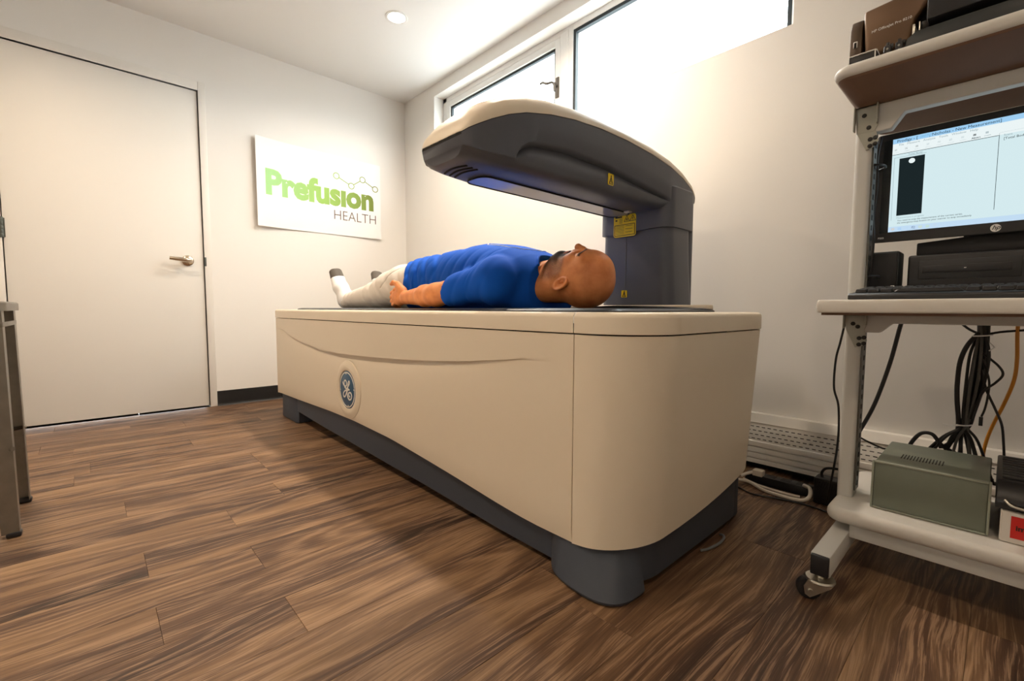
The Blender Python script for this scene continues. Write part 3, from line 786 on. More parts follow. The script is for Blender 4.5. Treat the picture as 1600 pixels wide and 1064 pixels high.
def warn_label(name, fr, w, h, kind):
    r_ = min(w, h) * 0.12
    outl = rrect(-w / 2, w / 2, -h / 2, h / 2, r_, 4)
    mb = MB(); mb.loft([[fr @ Vector((x, y, d)) for x, y in outl] for d in (-0.001, 0.0008)])
    lb = mb.build('warning_label', YEL, dx)
    k = MB(); f2 = fr @ Matrix.Translation((0, 0, 0.0008))
    if kind == 'man':
        t = w * 0.075
        bx = [(x * 0.86, y * 0.9) for x, y in outl]
        ribbon(k, [(-0.30 * w, -0.36 * h), (-0.07 * w, 0.12 * h)], t, f2); ribbon(k, [(0.30 * w, -0.36 * h), (0.07 * w, 0.12 * h)], t, f2)
        ribbon(k, [(-0.16 * w, -0.30 * h), (0, 0.02 * h), (0.16 * w, -0.30 * h)], t, f2)
        ribbon(k, [(-0.07 * w, 0.10 * h), (0.07 * w, 0.10 * h)], t * 2.2, f2)
        ribbon(k, [(0, 0.16 * h), (0, 0.36 * h)], t * 2.0, f2); ribbon(k, [(-0.33 * w, -0.40 * h), (0.33 * w, -0.40 * h)], t, f2)
        k.build('pictogram', INK, lb)
    else:
        # laser notice: two warning triangles, a signal-word block and a ruled text box
        def tri(cx, cy, s):
            ps_ = [(cx - s, cy - s * 0.75), (cx + s, cy - s * 0.75), (cx, cy + s * 0.95), (cx - s, cy - s * 0.75)]
            for a, b in zip(ps_, ps_[1:]): ribbon(k, [a, b], w * 0.018, f2)
        tri(0.10 * w, 0.29 * h, 0.125 * w); tri(0.365 * w, 0.29 * h, 0.125 * w)
        for a in range(3):
            an = a * math.pi / 3
            ribbon(k, [(0.10 * w - 0.05 * w * math.cos(an), 0.27 * h - 0.05 * w * math.sin(an)), (0.10 * w + 0.05 * w * math.cos(an), 0.27 * h + 0.05 * w * math.sin(an))], w * 0.014, f2)
        ribbon(k, [(0.365 * w, 0.25 * h), (0.365 * w, 0.33 * h)], w * 0.03, f2); ribbon(k, [(0.365 * w, 0.205 * h), (0.365 * w, 0.225 * h)], w * 0.03, f2)
        ribbon(k, [(-0.43 * w, 0.41 * h), (-0.12 * w, 0.41 * h)], h * 0.07, f2)
        for i in range(4): ribbon(k, [(-0.24 * w, 0.32 * h - i * 0.06 * h), (-0.10 * w, 0.32 * h - i * 0.06 * h)], h * 0.018, f2)
        ribbon(k, [(-0.42 * w, 0.27 * h), (-0.34 * w, 0.27 * h)], h * 0.06, f2)
        bx = [(-0.45 * w, 0.05 * h), (0.45 * w, 0.05 * h), (0.45 * w, -0.43 * h), (-0.45 * w, -0.43 * h), (-0.45 * w, 0.05 * h)]
        for a, b in zip(bx, bx[1:]): ribbon(k, [a, b], w * 0.022, f2)
        for i in range(6):
            ribbon(k, [(-0.40 * w, -0.01 * h - i * 0.068 * h), (-0.02 * w, -0.01 * h - i * 0.068 * h)], h * 0.012, f2)
            if i % 2 == 0: ribbon(k, [(0.04 * w, -0.02 * h - i * 0.068 * h), (0.36 * w, -0.02 * h - i * 0.068 * h)], h * 0.016, f2)
        k.build('notice_print', INK, lb)
    return lb
warn_label('w', frame((2.5215, CY0 - 0.0065, 0.995), (1, 0, 0), (0, 0, 1)), 0.103, 0.088, 'notice')
warn_label('w', frame((2.518, CY0 + 0.005, 0.722), (1, 0, 0), (0, 0, 1)), 0.026, 0.029, 'man')
bv = bvh_of(arm_o)
hitp, nrm, _, _ = bv.ray_cast(Vector((3.2, -0.785, 1.082)), Vector((-1, 0, 0)))
if hitp:
    xa = Vector((0, 1, 0)); ya = nrm.cross(xa).normalized(); warn_label('w', frame(hitp + nrm * 0.0008, xa, ya), 0.030, 0.036, 'man')
# rear rail of the table top that the arm runs along
MB().box(TX0 + 0.12, 2.90, TY1 - 0.030, TY1 + 0.004, ZT - 0.004, 0.6755, 0.006).build('rear_rail', CREAM, dx)

# exam pad on the table
MATM = principled('pad_vinyl', (0.030, 0.032, 0.038), 0.38, var=0.08, vscale=30, bump=0.15, bscale=500)
pd = MB()
px0, px1, py0, py1 = 0.62, 2.94, -1.12, -0.545
rr = []
for z, ins in ((ZT, 0), (ZT + 0.003, -0.001), (ZT + 0.0075, 0.004), (ZT + 0.010, 0.02)):
    rr.append([(x, y, z) for x, y in rrect(px0 + ins * 1.0, px1 - ins * 1.0, py0 + ins, py1 - ins, 0.03, 5)])
pd.loft(rr)
po = pd.build('exam_pad', MATM); set_props(po, 'thin dark grey vinyl pad lying on the scanner table under the man', 'pad')
hp = MB()
hp.loft([[(x, y, z) for x, y in rrect(2.50 + a, 2.935 - b, -0.72, -0.550, 0.02, 4)] for z, a, b in ((ZT + 0.010, 0, 0.0), (ZT + 0.016, 0.05, 0.10), (ZT + 0.020, 0.12, 0.22))])
ho = hp.build('pad_wedge', MATM); set_props(ho, 'low dark wedge cushion on the table pad behind the man\'s head', 'cushion')
# ------------------------------------------------------------------ person (signed-distance sculpt, meshed with surface nets)
class Sculpt:
    def __init__(self, lo, hi, res):
        self.lo = np.array(lo, float); self.res = res
        self.n = np.ceil((np.array(hi) - self.lo) / res).astype(int) + 1
        self.f = np.full(self.n, 1.0, np.float32)
        self.ax = [(self.lo[i] + res * np.arange(self.n[i])).astype(np.float32) for i in range(3)]
    def sub(self, lo, hi):
        a = np.clip(np.floor((np.array(lo) - self.lo) / self.res).astype(int), 0, self.n)
        b = np.clip(np.ceil((np.array(hi) - self.lo) / self.res).astype(int) + 1, 0, self.n)
        s = tuple(slice(int(a[i]), int(b[i])) for i in range(3))
        if any(b[i] <= a[i] for i in range(3)): return None, None
        g = np.meshgrid(*[self.ax[i][s[i]] for i in range(3)], indexing='ij', sparse=True)
        return s, g
    def _merge(self, s, d, k, op):
        f = self.f[s]
        if op == 'add':
            h = np.clip(0.5 + 0.5 * (f - d) / k, 0, 1); r_ = f * (1 - h) + d * h - k * h * (1 - h)
        else:
            h = np.clip(0.5 - 0.5 * (f + d) / k, 0, 1); r_ = f * (1 - h) - d * h + k * h * (1 - h)
        self.f[s] = r_
    def ell(self, c, r_, rot=None, k=0.02, op='add'):
        """ellipsoid; rot = 3x3 with rows = local axes"""
        c = np.array(c); r_ = np.array(r_, float); m = max(r_) + k * 2 + 0.02
        s, g = self.sub(c - m, c + m)
        if s is None: return self
        p = [g[i] - c[i] for i in range(3)]
        if rot is not None:
            p = [sum(rot[j][i] * p[i] for i in range(3)) for j in range(3)]
        q = np.sqrt(sum((p[i] / r_[i]) ** 2 for i in range(3))); q2 = np.sqrt(sum((p[i] / r_[i] ** 2) ** 2 for i in range(3)))
        self._merge(s, q * (q - 1) / (q2 + 1e-6), k, op); return self
    def cap(self, a, b, ra, rb, k=0.02, op='add', flat=None):
        a = np.array(a, float); b = np.array(b, float); m = max(ra, rb) + k * 2 + 0.02
        s, g = self.sub(np.minimum(a, b) - m, np.maximum(a, b) + m)
        if s is None: return self
        ab = b - a; L = ab @ ab
        t = np.clip(sum((g[i] - a[i]) * ab[i] for i in range(3)) / L, 0, 1)
        if flat:      # (axis, factor): squash the section along one world axis
            w = [1.0, 1.0, 1.0]; w[flat[0]] = flat[1]
        else: w = [1.0] * 3
        d = np.sqrt(sum(((g[i] - a[i] - ab[i] * t) * w[i]) ** 2 for i in range(3))) - (ra + (rb - ra) * t)
        self._merge(s, d, k, op); return self
    def torus(self, c, rot, R0, r0, sx=1.0, k=0.004, op='add', zcut=None):
        c = np.array(c); m = R0 * max(sx, 1) + r0 + k * 2 + 0.01
        s, g = self.sub(c - m, c + m)
        p = [g[i] - c[i] for i in range(3)]
        p = [sum(rot[j][i] * p[i] for i in range(3)) for j in range(3)]
        d = np.sqrt((np.sqrt((p[0] / sx) ** 2 + p[1] ** 2) - R0) ** 2 + p[2] ** 2) - r0
        self._merge(s, d, k, op); return self
    def sections(self, xs, prof, k=0.02, n=2.6, op='add'):
        """prof(x) -> yc, zc, hy, hz arrays; a body lofted along x"""
        lo = [xs[0], -1e3, -1e3]; hi = [xs[1], 1e3, 1e3]
        s, g = self.sub(lo, hi)
        x = g[0]; yc, zc, hy, hz = prof(x)
        u = np.abs((g[1] - yc) / hy); v = np.abs((g[2] - zc) / hz)
        q = (u ** n + v ** n) ** (1.0 / n)
        d = (q - 1) * np.minimum(hy, hz)
        d = np.maximum(d, np.maximum(xs[0] + 0.004 - x, x - xs[1] + 0.004))
        self._merge(s, d.astype(np.float32), k, op); return self
    def floor(self, z):
        g = self.ax[2][None, None, :]
        self.f = np.maximum(self.f, (z - g)); return self
    def cut(self, fn):
        g = np.meshgrid(*self.ax, indexing='ij', sparse=True)
        self.f = fn(self.f, g).astype(np.float32); return self
    def mesh(self, name, mat, parent=None, label=None):
        f = self.f; f[0] = f[-1] = 1; f[:, 0] = f[:, -1] = 1; f[:, :, 0] = f[:, :, -1] = 1
        ins = f < 0
        n = self.n
        cnt = np.zeros(n - 1, np.int8)
        for dx_ in (0, 1):
            for dy_ in (0, 1):
                for dz_ in (0, 1): cnt += ins[dx_:n[0] - 1 + dx_, dy_:n[1] - 1 + dy_, dz_:n[2] - 1 + dz_]
        act = (cnt > 0) & (cnt < 8)
        ci = np.argwhere(act); idx = np.full(n - 1, -1, np.int32); idx[act] = np.arange(len(ci))
        acc = np.zeros((len(ci), 3)); num = np.zeros(len(ci))
        cor = [(a, b, c) for a in (0, 1) for b in (0, 1) for c in (0, 1)]
        val = {c: f[ci[:, 0] + c[0], ci[:, 1] + c[1], ci[:, 2] + c[2]] for c in cor}
        for a in cor:
            for ax in range(3):
                if a[ax] == 0:
                    b = list(a); b[ax] = 1; b = tuple(b)
                    va, vb = val[a], val[b]; m = (va < 0) != (vb < 0)
                    t = np.where(m, va / np.where(m, va - vb, 1), 0)
                    p = np.repeat(np.array([a], float), len(ci), 0); p[:, ax] = t
                    acc[m] += p[m]; num[m] += 1
        v = self.lo + (ci + acc / num[:, None]) * self.res
        quads = []
        for ax in range(3):
            o1, o2 = [(1, 2), (2, 0), (0, 1)][ax]
            sl0 = [slice(None)] * 3; sl1 = [slice(None)] * 3; sl0[ax] = slice(0, -1); sl1[ax] = slice(1, None)
            e = ins[tuple(sl0)] != ins[tuple(sl1)]
            ei = np.argwhere(e)
            ei = ei[(ei[:, o1] > 0) & (ei[:, o2] > 0) & (ei[:, o1] < n[o1] - 1) & (ei[:, o2] < n[o2] - 1)]
            def c(d1, d2):
                q = ei.copy(); q[:, o1] -= d1; q[:, o2] -= d2
                return idx[q[:, 0], q[:, 1], q[:, 2]]
            qd = np.stack([c(1, 1), c(0, 1), c(0, 0), c(1, 0)], 1)
            flip = ~ins[ei[:, 0], ei[:, 1], ei[:, 2]]
            qd[flip] = qd[flip][:, ::-1]
            quads.append(qd)
        q = np.concatenate(quads)
        me = bpy.data.meshes.new(name)
        off = np.array(origin_of(parent))
        me.from_pydata([], [], [])
        me.vertices.add(len(v)); me.vertices.foreach_set('co', (v - off).astype(np.float32).ravel())
        me.loops.add(q.size); me.loops.foreach_set('vertex_index', q.astype(np.int32).ravel())
        me.polygons.add(len(q)); me.polygons.foreach_set('loop_start', np.arange(0, q.size, 4, dtype=np.int32)); me.polygons.foreach_set('loop_total', np.full(len(q), 4, np.int32))
        me.polygons.foreach_set('use_smooth', np.ones(len(q), bool))
        me.update(calc_edges=True); me.validate()
        me.materials.append(mat)
        o = bpy.data.objects.new(name, me); COL.objects.link(o)
        if parent: o.parent = parent
        if label: o['label'] = label
        self.v = v
        return o

ZM = ZT + 0.0105                    # top of the pad
YB = -0.84                          # the man's midline
def lin(tab):
    xs = np.array([t[0] for t in tab])
    def f(x):
        return [np.interp(x, xs, np.array([t[i] for t in tab])) for i in range(1, len(tab[0]))]
    return f
# torso half widths and top heights along x (feet at the low end, crown at the high end)
torso_tab = [(1.56, 0.176, 0.872), (1.68, 0.178, 0.886), (1.80, 0.178, 0.893), (1.95, 0.176, 0.897), (2.08, 0.178, 0.904), (2.20, 0.185, 0.906), (2.30, 0.196, 0.893), (2.37, 0.200, 0.874), (2.43, 0.175, 0.845), (2.48, 0.11, 0.815)]
def torso_prof(grow):
    f = lin(torso_tab)
    def g(x):
        hy, zt = f(x); zb = ZM - 0.02
        return YB + 0 * x, (zt + zb) / 2 + 0 * x, hy + grow, (zt - zb) / 2 + grow
    return g
def leg_pts(s):
    """s=-1 the near leg, +1 the far leg"""
    if s < 0: return [(1.72, YB - 0.095, 0.768), (1.36, YB - 0.115, 0.728), (1.335, YB - 0.118, 0.726), (0.985, YB - 0.105, 0.704)]
    return [(1.72, YB + 0.095, 0.768), (1.36, YB + 0.105, 0.728), (1.335, YB + 0.106, 0.726), (1.02, YB + 0.100, 0.704)]
FEET = {-1: ((0.955, YB - 0.110, 0.703), (0.860, YB - 0.128, 0.862)), 1: ((0.985, YB + 0.105, 0.703), (0.900, YB + 0.122, 0.858))}
ARM = {-1: [(2.385, YB - 0.185, 0.757), (2.09, YB - 0.232, 0.712), (1.845, YB - 0.222, 0.706), (1.70, YB - 0.200, 0.715)],
       1: [(2.385, YB + 0.185, 0.757), (2.10, YB + 0.232, 0.712), (1.845, YB + 0.215, 0.704), (1.70, YB + 0.200, 0.712)]}

B = Sculpt((0.83, -1.13, ZM - 0.006), (2.755, -0.56, 0.915), 0.0026)
B.sections((1.72, 2.47), torso_prof(-0.016), 0.02)
for s in (-1, 1):
    lp_ = leg_pts(s)
    B.cap(lp_[0], lp_[1], 0.075, 0.052, 0.03); B.cap(lp_[2], lp_[3], 0.055, 0.036, 0.02)
    h_, t_ = FEET[s]
    B.cap(h_, t_, 0.030, 0.024, 0.02); B.cap(lp_[3], h_, 0.034, 0.030, 0.01)
    A = ARM[s]
    sh_, el, wr, hd_ = [np.array(p) for p in A]
    B.ell(sh_, (0.075, 0.062, 0.070), k=0.04)
    B.cap(sh_, el, 0.050, 0.043, 0.03)
    B.cap(el, el + (wr - el) * 0.35, 0.042, 0.042, 0.02); B.cap(el + (wr - el) * 0.3, wr, 0.042, 0.027, 0.015, flat=(1, 1.12))
    # hand: palm, four curled fingers wrapping down the thigh, thumb on top
    hx = np.array((-1, 0, 0)); o = wr
    B.cap(o + np.array((0.00, 0, 0)), o + np.array((-0.085, -s * 0.004, 0.006)), 0.024, 0.030, 0.015, flat=(1, 1.5))
    B.ell(o + np.array((-0.060, -s * 0.002, 0.004)), (0.048, 0.020, 0.040), k=0.012)
    lens = [(0.028, 0.041, 0.026, 0.022, 0.0098), (0.010, 0.045, 0.028, 0.023, 0.0100), (-0.009, 0.041, 0.026, 0.021, 0.0094), (-0.027, 0.032, 0.021, 0.018, 0.0084)]
    for dz, l1, l2, l3, rr_ in lens:
        p0 = o + np.array((-0.088, 0, 0.006 + dz)); p1 = p0 + np.array((-l1 * 0.93, -s * l1 * 0.05, -l1 * 0.28))
        p2 = p1 + np.array((-l2 * 0.25, -s * l2 * 0.85, -l2 * 0.40)); p3 = p2 + np.array((l3 * 0.7, -s * l3 * 0.6, -l3 * 0.2))
        B.cap(p0, p1, rr_ * 1.12, rr_, 0.005); B.cap(p1, p2, rr_, rr_ * 0.92, 0.003); B.cap(p2, p3, rr_ * 0.92, rr_ * 0.8, 0.003)
        B.ell(p0 + np.array((0.004, s * 0.006, 0.002)), (0.011, 0.009, 0.0095), k=0.005)
    t0 = o + np.array((-0.035, -s * 0.004, 0.030)); t1 = o + np.array((-0.068, s * 0.002, 0.058)); t2 = o + np.array((-0.100, s * 0.004, 0.066)); t3 = o + np.array((-0.124, s * 0.002, 0.062))
    B.cap(t0, t1, 0.019, 0.0135, 0.012); B.cap(t1, t2, 0.0125, 0.0112, 0.004); B.cap(t2, t3, 0.0115, 0.0085, 0.004)
# neck
B.cap((2.42, YB, 0.752), (2.575, YB, 0.752), 0.066, 0.060, 0.03); B.cap((2.46, YB, 0.775), (2.52, YB, 0.798), 0.050, 0.048, 0.03)
B.cap((2.43, YB - 0.060, 0.725), (2.55, YB - 0.025, 0.735), 0.045, 0.040, 0.04); B.cap((2.43, YB + 0.060, 0.725), (2.55, YB + 0.025, 0.735), 0.045, 0.040, 0.04)
# head: skull, face, jaw
HX = 2.622
B.ell((HX + 0.004, YB, 0.754), (0.107, 0.077, 0.094), k=0.015)
B.ell((HX + 0.020, YB, 0.790), (0.080, 0.066, 0.062), k=0.02)
B.ell((HX - 0.030, YB, 0.795), (0.062, 0.060, 0.058), k=0.02)
B.ell((HX - 0.085, YB, 0.805), (0.048, 0.052, 0.044), k=0.02)
B.ell((HX - 0.105, YB, 0.828), (0.026, 0.030, 0.028), k=0.02)
for s in (-1, 1):
    B.cap((HX - 0.070, YB + s * 0.054, 0.768), (HX - 0.110, YB + s * 0.026, 0.818), 0.017, 0.017, 0.02)      # jaw line
    B.ell((HX - 0.026, YB + s * 0.045, 0.822), (0.024, 0.019, 0.017), k=0.018)                                # cheek bone
    B.ell((HX + 0.001, YB + s * 0.031, 0.843), (0.0155, 0.020, 0.014), k=0.014, op='cut')                      # eye socket
    B.ell((HX + 0.000, YB + s * 0.0325, 0.8275), (0.0140, 0.0165, 0.0145), k=0.002)                              # closed lid over the eyeball
    B.cap((HX - 0.0055, YB + s * 0.019, 0.8392), (HX - 0.0060, YB + s * 0.047, 0.8340), 0.0016, 0.0016, 0.0016, op='cut')  # lid line
    B.cap((HX + 0.020, YB + s * 0.016, 0.843), (HX + 0.017, YB + s * 0.046, 0.832), 0.0085, 0.007, 0.010)      # brow ridge
    B.ell((HX - 0.034, YB + s * 0.0135, 0.850), (0.0105, 0.0085, 0.0090), k=0.006)                             # nostril wing
    B.ell((HX - 0.0425, YB + s * 0.0075, 0.8535), (0.0045, 0.0036, 0.007), k=0.002, op='cut')
    # ear
    ec = np.array((HX - 0.036, YB + s * 0.0765, 0.740))
    ex = np.array((0.93, s * 0.10, 0.20)); ex /= np.linalg.norm(ex)             # ear's long axis (towards the crown)
    en = np.array((-0.10, s * 0.90, 0.38)); en -= ex * (en @ ex); en /= np.linalg.norm(en)
    ey = np.cross(en, ex)
    rot = [ex, ey, en]
    B.ell(ec, (0.034, 0.0215, 0.0085), rot, k=0.005)
    B.ell(ec + en * 0.0070 - ex * 0.001, (0.0235, 0.0135, 0.0085), rot, k=0.0025, op='cut')
    B.ell(ec + en * 0.002 - ex * 0.006 + np.array((0, 0, 0.006)), (0.007, 0.006, 0.009), k=0.002, op='cut')
    B.torus(ec + en * 0.0050, rot, 0.0196, 0.0034, 1.58, k=0.0025)
    B.ell(ec - ex * 0.032 + en * 0.001, (0.010, 0.0095, 0.0055), rot, k=0.004)
    B.cap(ec - ex * 0.006 - ey * s * 0 + en * 0.003 + ex * 0.012 + ey * 0.006, ec + en * 0.003 - ex * 0.010 + ey * 0.008, 0.0030, 0.0026, 0.003)
    B.ell(ec + en * 0.004 - ex * 0.006 + np.array((0.0, 0, 0.0125)), (0.006, 0.0035, 0.004), k=0.003)
# nose
B.cap((HX + 0.014, YB, 0.842), (HX - 0.010, YB, 0.858), 0.0095, 0.0095, 0.012)
B.cap((HX - 0.008, YB, 0.858), (HX - 0.027, YB, 0.8675), 0.0098, 0.0110, 0.006)
B.ell((HX - 0.029, YB, 0.8665), (0.0115, 0.0115, 0.0115), k=0.004)
# lips
B.ell((HX - 0.057, YB, 0.8475), (0.0075, 0.0225, 0.0110), k=0.006); B.ell((HX - 0.070, YB, 0.8465), (0.0075, 0.0195, 0.0115), k=0.006)
B.cap((HX - 0.0635, YB - 0.024, 0.8485), (HX - 0.0635, YB, 0.8580), 0.0014, 0.0014, 0.002, op='cut'); B.cap((HX - 0.0635, YB + 0.024, 0.8485), (HX - 0.0635, YB, 0.8580), 0.0014, 0.0014, 0.002, op='cut')
B.ell((HX - 0.098, YB, 0.843), (0.018, 0.020, 0.0155), k=0.012)                                              # chin
HEADF = B.f.copy()
B.floor(ZM)

def skin_material():
    m = bpy.data.materials.new('skin'); m.use_nodes = True
    nt = m.node_tree; N = nt.nodes; L = nt.links; b = N['Principled BSDF']
    at = N.new('ShaderNodeAttribute'); at.attribute_name = 'tone'
    tc = N.new('ShaderNodeTexCoord')
    n = N.new('ShaderNodeTexNoise'); n.inputs['Scale'].default_value = 28; n.inputs['Detail'].default_value = 5
    L.new(tc.outputs['Object'], n.inputs['Vector'])
    mx = N.new('ShaderNodeMix'); mx.data_type = 'RGBA'; mx.blend_type = 'MULTIPLY'; mx.inputs[0].default_value = 1
    cr = N.new('ShaderNodeValToRGB'); cr.color_ramp.elements[0].position = 0.32; cr.color_ramp.elements[0].color = (0.80, 0.68, 0.62, 1); cr.color_ramp.elements[1].position = 0.62; cr.color_ramp.elements[1].color = (1, 1, 1, 1)
    L.new(n.outputs['Fac'], cr.inputs[0]); L.new(at.outputs['Color'], mx.inputs[6]); L.new(cr.outputs[0], mx.inputs[7]); L.new(mx.outputs[2], b.inputs['Base Color'])
    b.inputs['Roughness'].default_value = 0.5
    sm_ = N.new('ShaderNodeMath'); sm_.operation = 'MULTIPLY'; sm_.inputs[1].default_value = 0.32; L.new(at.outputs['Alpha'], sm_.inputs[0]); L.new(sm_.outputs[0], b.inputs['Specular IOR Level'])
    b.inputs['Subsurface Weight'].default_value = 0.12; b.inputs['Subsurface Radius'].default_value = (0.010, 0.004, 0.002); b.inputs['Subsurface Scale'].default_value = 0.6
    n2 = N.new('ShaderNodeTexNoise'); n2.inputs['Scale'].default_value = 420; L.new(tc.outputs['Object'], n2.inputs['Vector'])
    bp = N.new('ShaderNodeBump'); bp.inputs['Strength'].default_value = 0.15; bp.inputs['Distance'].default_value = 0.0008
    L.new(n2.outputs['Fac'], bp.inputs['Height']); L.new(bp.outputs['Normal'], b.inputs['Normal'])
    return m
person = B.mesh('person', skin_material())
set_props(person, 'bald bearded man in a blue t-shirt lying on his back on the scanner table', 'person')
V = B.v
SKIN = np.array((0.72, 0.280, 0.100))
tone = np.repeat(SKIN[None], len(V), 0)
def blend(mask, c):
    global tone
    mask = np.clip(mask, 0, 1)[:, None]; tone = tone * (1 - mask) + np.array(c)[None] * mask
x, y, z = V[:, 0], V[:, 1], V[:, 2]; ay = np.abs(y - YB)
sm = lambda e0, e1, t: np.clip((t - e0) / (e1 - e0), 0, 1) ** 2 * (3 - 2 * np.clip((t - e0) / (e1 - e0), 0, 1))
head = x > 2.44
# stubble along the jaw and cheek, dense round the mouth and chin
jaw = sm(0.745, 0.775, z) * (1 - sm(HX - 0.055 + 0.0, HX - 0.030, x + 0.25 * (0.80 - z))) * sm(2.475, 2.492, x) * head
rs = np.random.RandomState(3)
speck = 0.55 + 0.45 * rs.rand(len(V))
blend(jaw * 0.72 * speck, (0.085, 0.045, 0.032))
goat = (1 - sm(0.036, 0.050, ay)) * (1 - sm(HX - 0.052, HX - 0.044, x)) * sm(0.785, 0.808, z) * sm(2.485, 2.497, x) * head
b2 = (1 - sm(HX - 0.082, HX - 0.068, x)) * sm(0.765, 0.790, z) * (1 - sm(0.048, 0.066, ay)) * sm(2.478, 2.490, x) * head
blend(b2 * 0.85, (0.030, 0.018, 0.014))
lips = (1 - sm(0.020, 0.025, ay)) * sm(HX - 0.0775, HX - 0.074, x) * (1 - sm(HX - 0.054, HX - 0.051, x)) * sm(0.842, 0.848, z) * head
blend(goat * 0.92, (0.028, 0.018, 0.014))
blend(lips, (0.36, 0.13, 0.085))
must = (1 - sm(0.026, 0.034, ay)) * sm(HX - 0.056, HX - 0.053, x) * (1 - sm(HX - 0.047, HX - 0.044, x)) * head
blend(must * 0.85, (0.035, 0.022, 0.016))
yb_ = (ay - 0.033) / 0.024
brow = (np.abs(yb_) < 1) * (1 - sm(0.0045, 0.0085, np.abs(x - (HX + 0.021 - 0.004 * yb_ ** 2)))) * sm(0.800, 0.812, z) * head
blend(brow * 0.9, (0.030, 0.018, 0.012))
lash = (np.abs(ay - 0.033) < 0.015) * (1 - sm(0.0014, 0.0034, np.abs(x - (HX - 0.0058)))) * sm(0.82, 0.826, z) * head
blend(lash * 0.8, (0.05, 0.025, 0.018))
scalp = sm(0.0, 0.05, x - (HX + 0.01)) * (1 - sm(0.79, 0.82, z)) * head
blend(scalp * 0.25, (0.40, 0.15, 0.08))
ca = person.data.color_attributes.new('tone', 'FLOAT_COLOR', 'POINT')
ca.data.foreach_set('color', np.concatenate([tone, (1 - np.clip(np.maximum(np.maximum(goat, b2), must), 0, 1) * 0.95)[:, None]], 1).astype(np.float32).ravel())

def fabric(name, col, rough=0.85, bump=0.3, scale=1400, sheen=0.0):
    m = principled(name, col, rough, spec=0.2, var=0.06, vscale=35, bump=bump, bscale=scale)
    m.node_tree.nodes['Principled BSDF'].inputs['Sheen Weight'].default_value = sheen
    return m
# ---- trousers
TROU = fabric('stone_twill', srgb(214, 206, 197), 0.85, 0.25, 1200)
K = Sculpt((0.955, -1.1015, ZM - 0.006), (1.86, -0.58, 0.915), 0.0035)
K.sections((1.50, 1.84), lambda x: (YB + 0 * x, 0.762 + 0 * x, 0.181 + 0 * x, np.interp(x, [1.50, 1.60, 1.70, 1.84], [0.080, 0.104, 0.118, 0.118])), 0.03)
for s in (-1, 1):
    lp_ = leg_pts(s)
    hipz = (1.60, YB + s * 0.085, 0.772)
    K.cap(hipz, (1.48, YB + s * 0.108, 0.748), 0.096, 0.084, 0.03); K.cap((1.48, YB + s * 0.108, 0.748), lp_[1], 0.084, 0.068, 0.02)
    K.cap(lp_[1], lp_[3], 0.068, 0.046, 0.02)
    K.cap((lp_[3][0] + 0.035, lp_[3][1], 0.702), (lp_[3][0] + 0.004, lp_[3][1], 0.700), 0.046, 0.047, 0.006)
def trouser_cut(f, g):
    X, Y, Z = g
    w = np.sin(X * 95 + 2.2 * np.sin(Y * 31) + Z * 25) * 0.5 + 0.5
    f = f + 0.0045 * w ** 2 * np.clip((1.22 - X) / 0.12, 0.12, 1)
    w = np.sin((X + Z * 0.9) * 60 + 2 * np.sin(Y * 23)) * 0.5 + 0.5
    f = f + 0.003 * w ** 3 * np.clip((X - 1.25) / 0.1, 0, 1)
    a = np.abs(Y - YB)
    # side pocket mouth
    pk = np.abs((X - 1.60) - 1.1 * (Z - 0.80)); f = f + 0.004 * np.exp(-(pk / 0.0035) ** 2) * (a > 0.12) * (Z > 0.755)
    return np.maximum(f, ZM - Z)
K.cut(trouser_cut)
K.mesh('trousers', TROU, person)

# ---- t-shirt
SHIRT = fabric('blue_cotton', srgb(8, 80, 182), 0.85, 0.3, 1500, 0.0)
T = Sculpt((1.585, -1.14, ZM - 0.006), (2.50, -0.54, 0.925), 0.0035)
T.sections((1.60, 2.485), torso_prof(0.009), 0.02)
T2 = Sculpt((1.585, -1.14, ZM - 0.006), (2.50, -0.54, 0.925), 0.0035)
for s in (-1, 1):
    sh_, el, wr, hd_ = [np.array(p) for p in ARM[s]]
    T2.ell(sh_ + np.array((0.0, 0, 0.0)), (0.083, 0.070, 0.082), k=0.05)
    T2.cap(sh_, sh_ + (el - sh_) * 0.98, 0.062, 0.062, 0.03, flat=(1, 0.97))
T2.cut(lambda f, g: np.maximum(f, 2.185 + 0.10 * (g[2] - 0.72) - g[0]))
h_ = np.clip(0.5 + 0.5 * (T.f - T2.f) / 0.022, 0, 1)
T.f = np.where((T.f < 0.2) | (T2.f < 0.2), T.f * (1 - h_) + T2.f * h_ - 0.022 * h_ * (1 - h_), T.f)
KF = K.f
sx0, sy0 = 180, 11
nx, ny, nz = min(KF.shape[0] - sx0, T.f.shape[0]), min(KF.shape[1], T.f.shape[1] - sy0), min(KF.shape[2], T.f.shape[2])
T.f[:nx, sy0:sy0 + ny, :nz] = np.minimum(T.f[:nx, sy0:sy0 + ny, :nz], KF[sx0:sx0 + nx, :ny, :nz] - 0.0095)
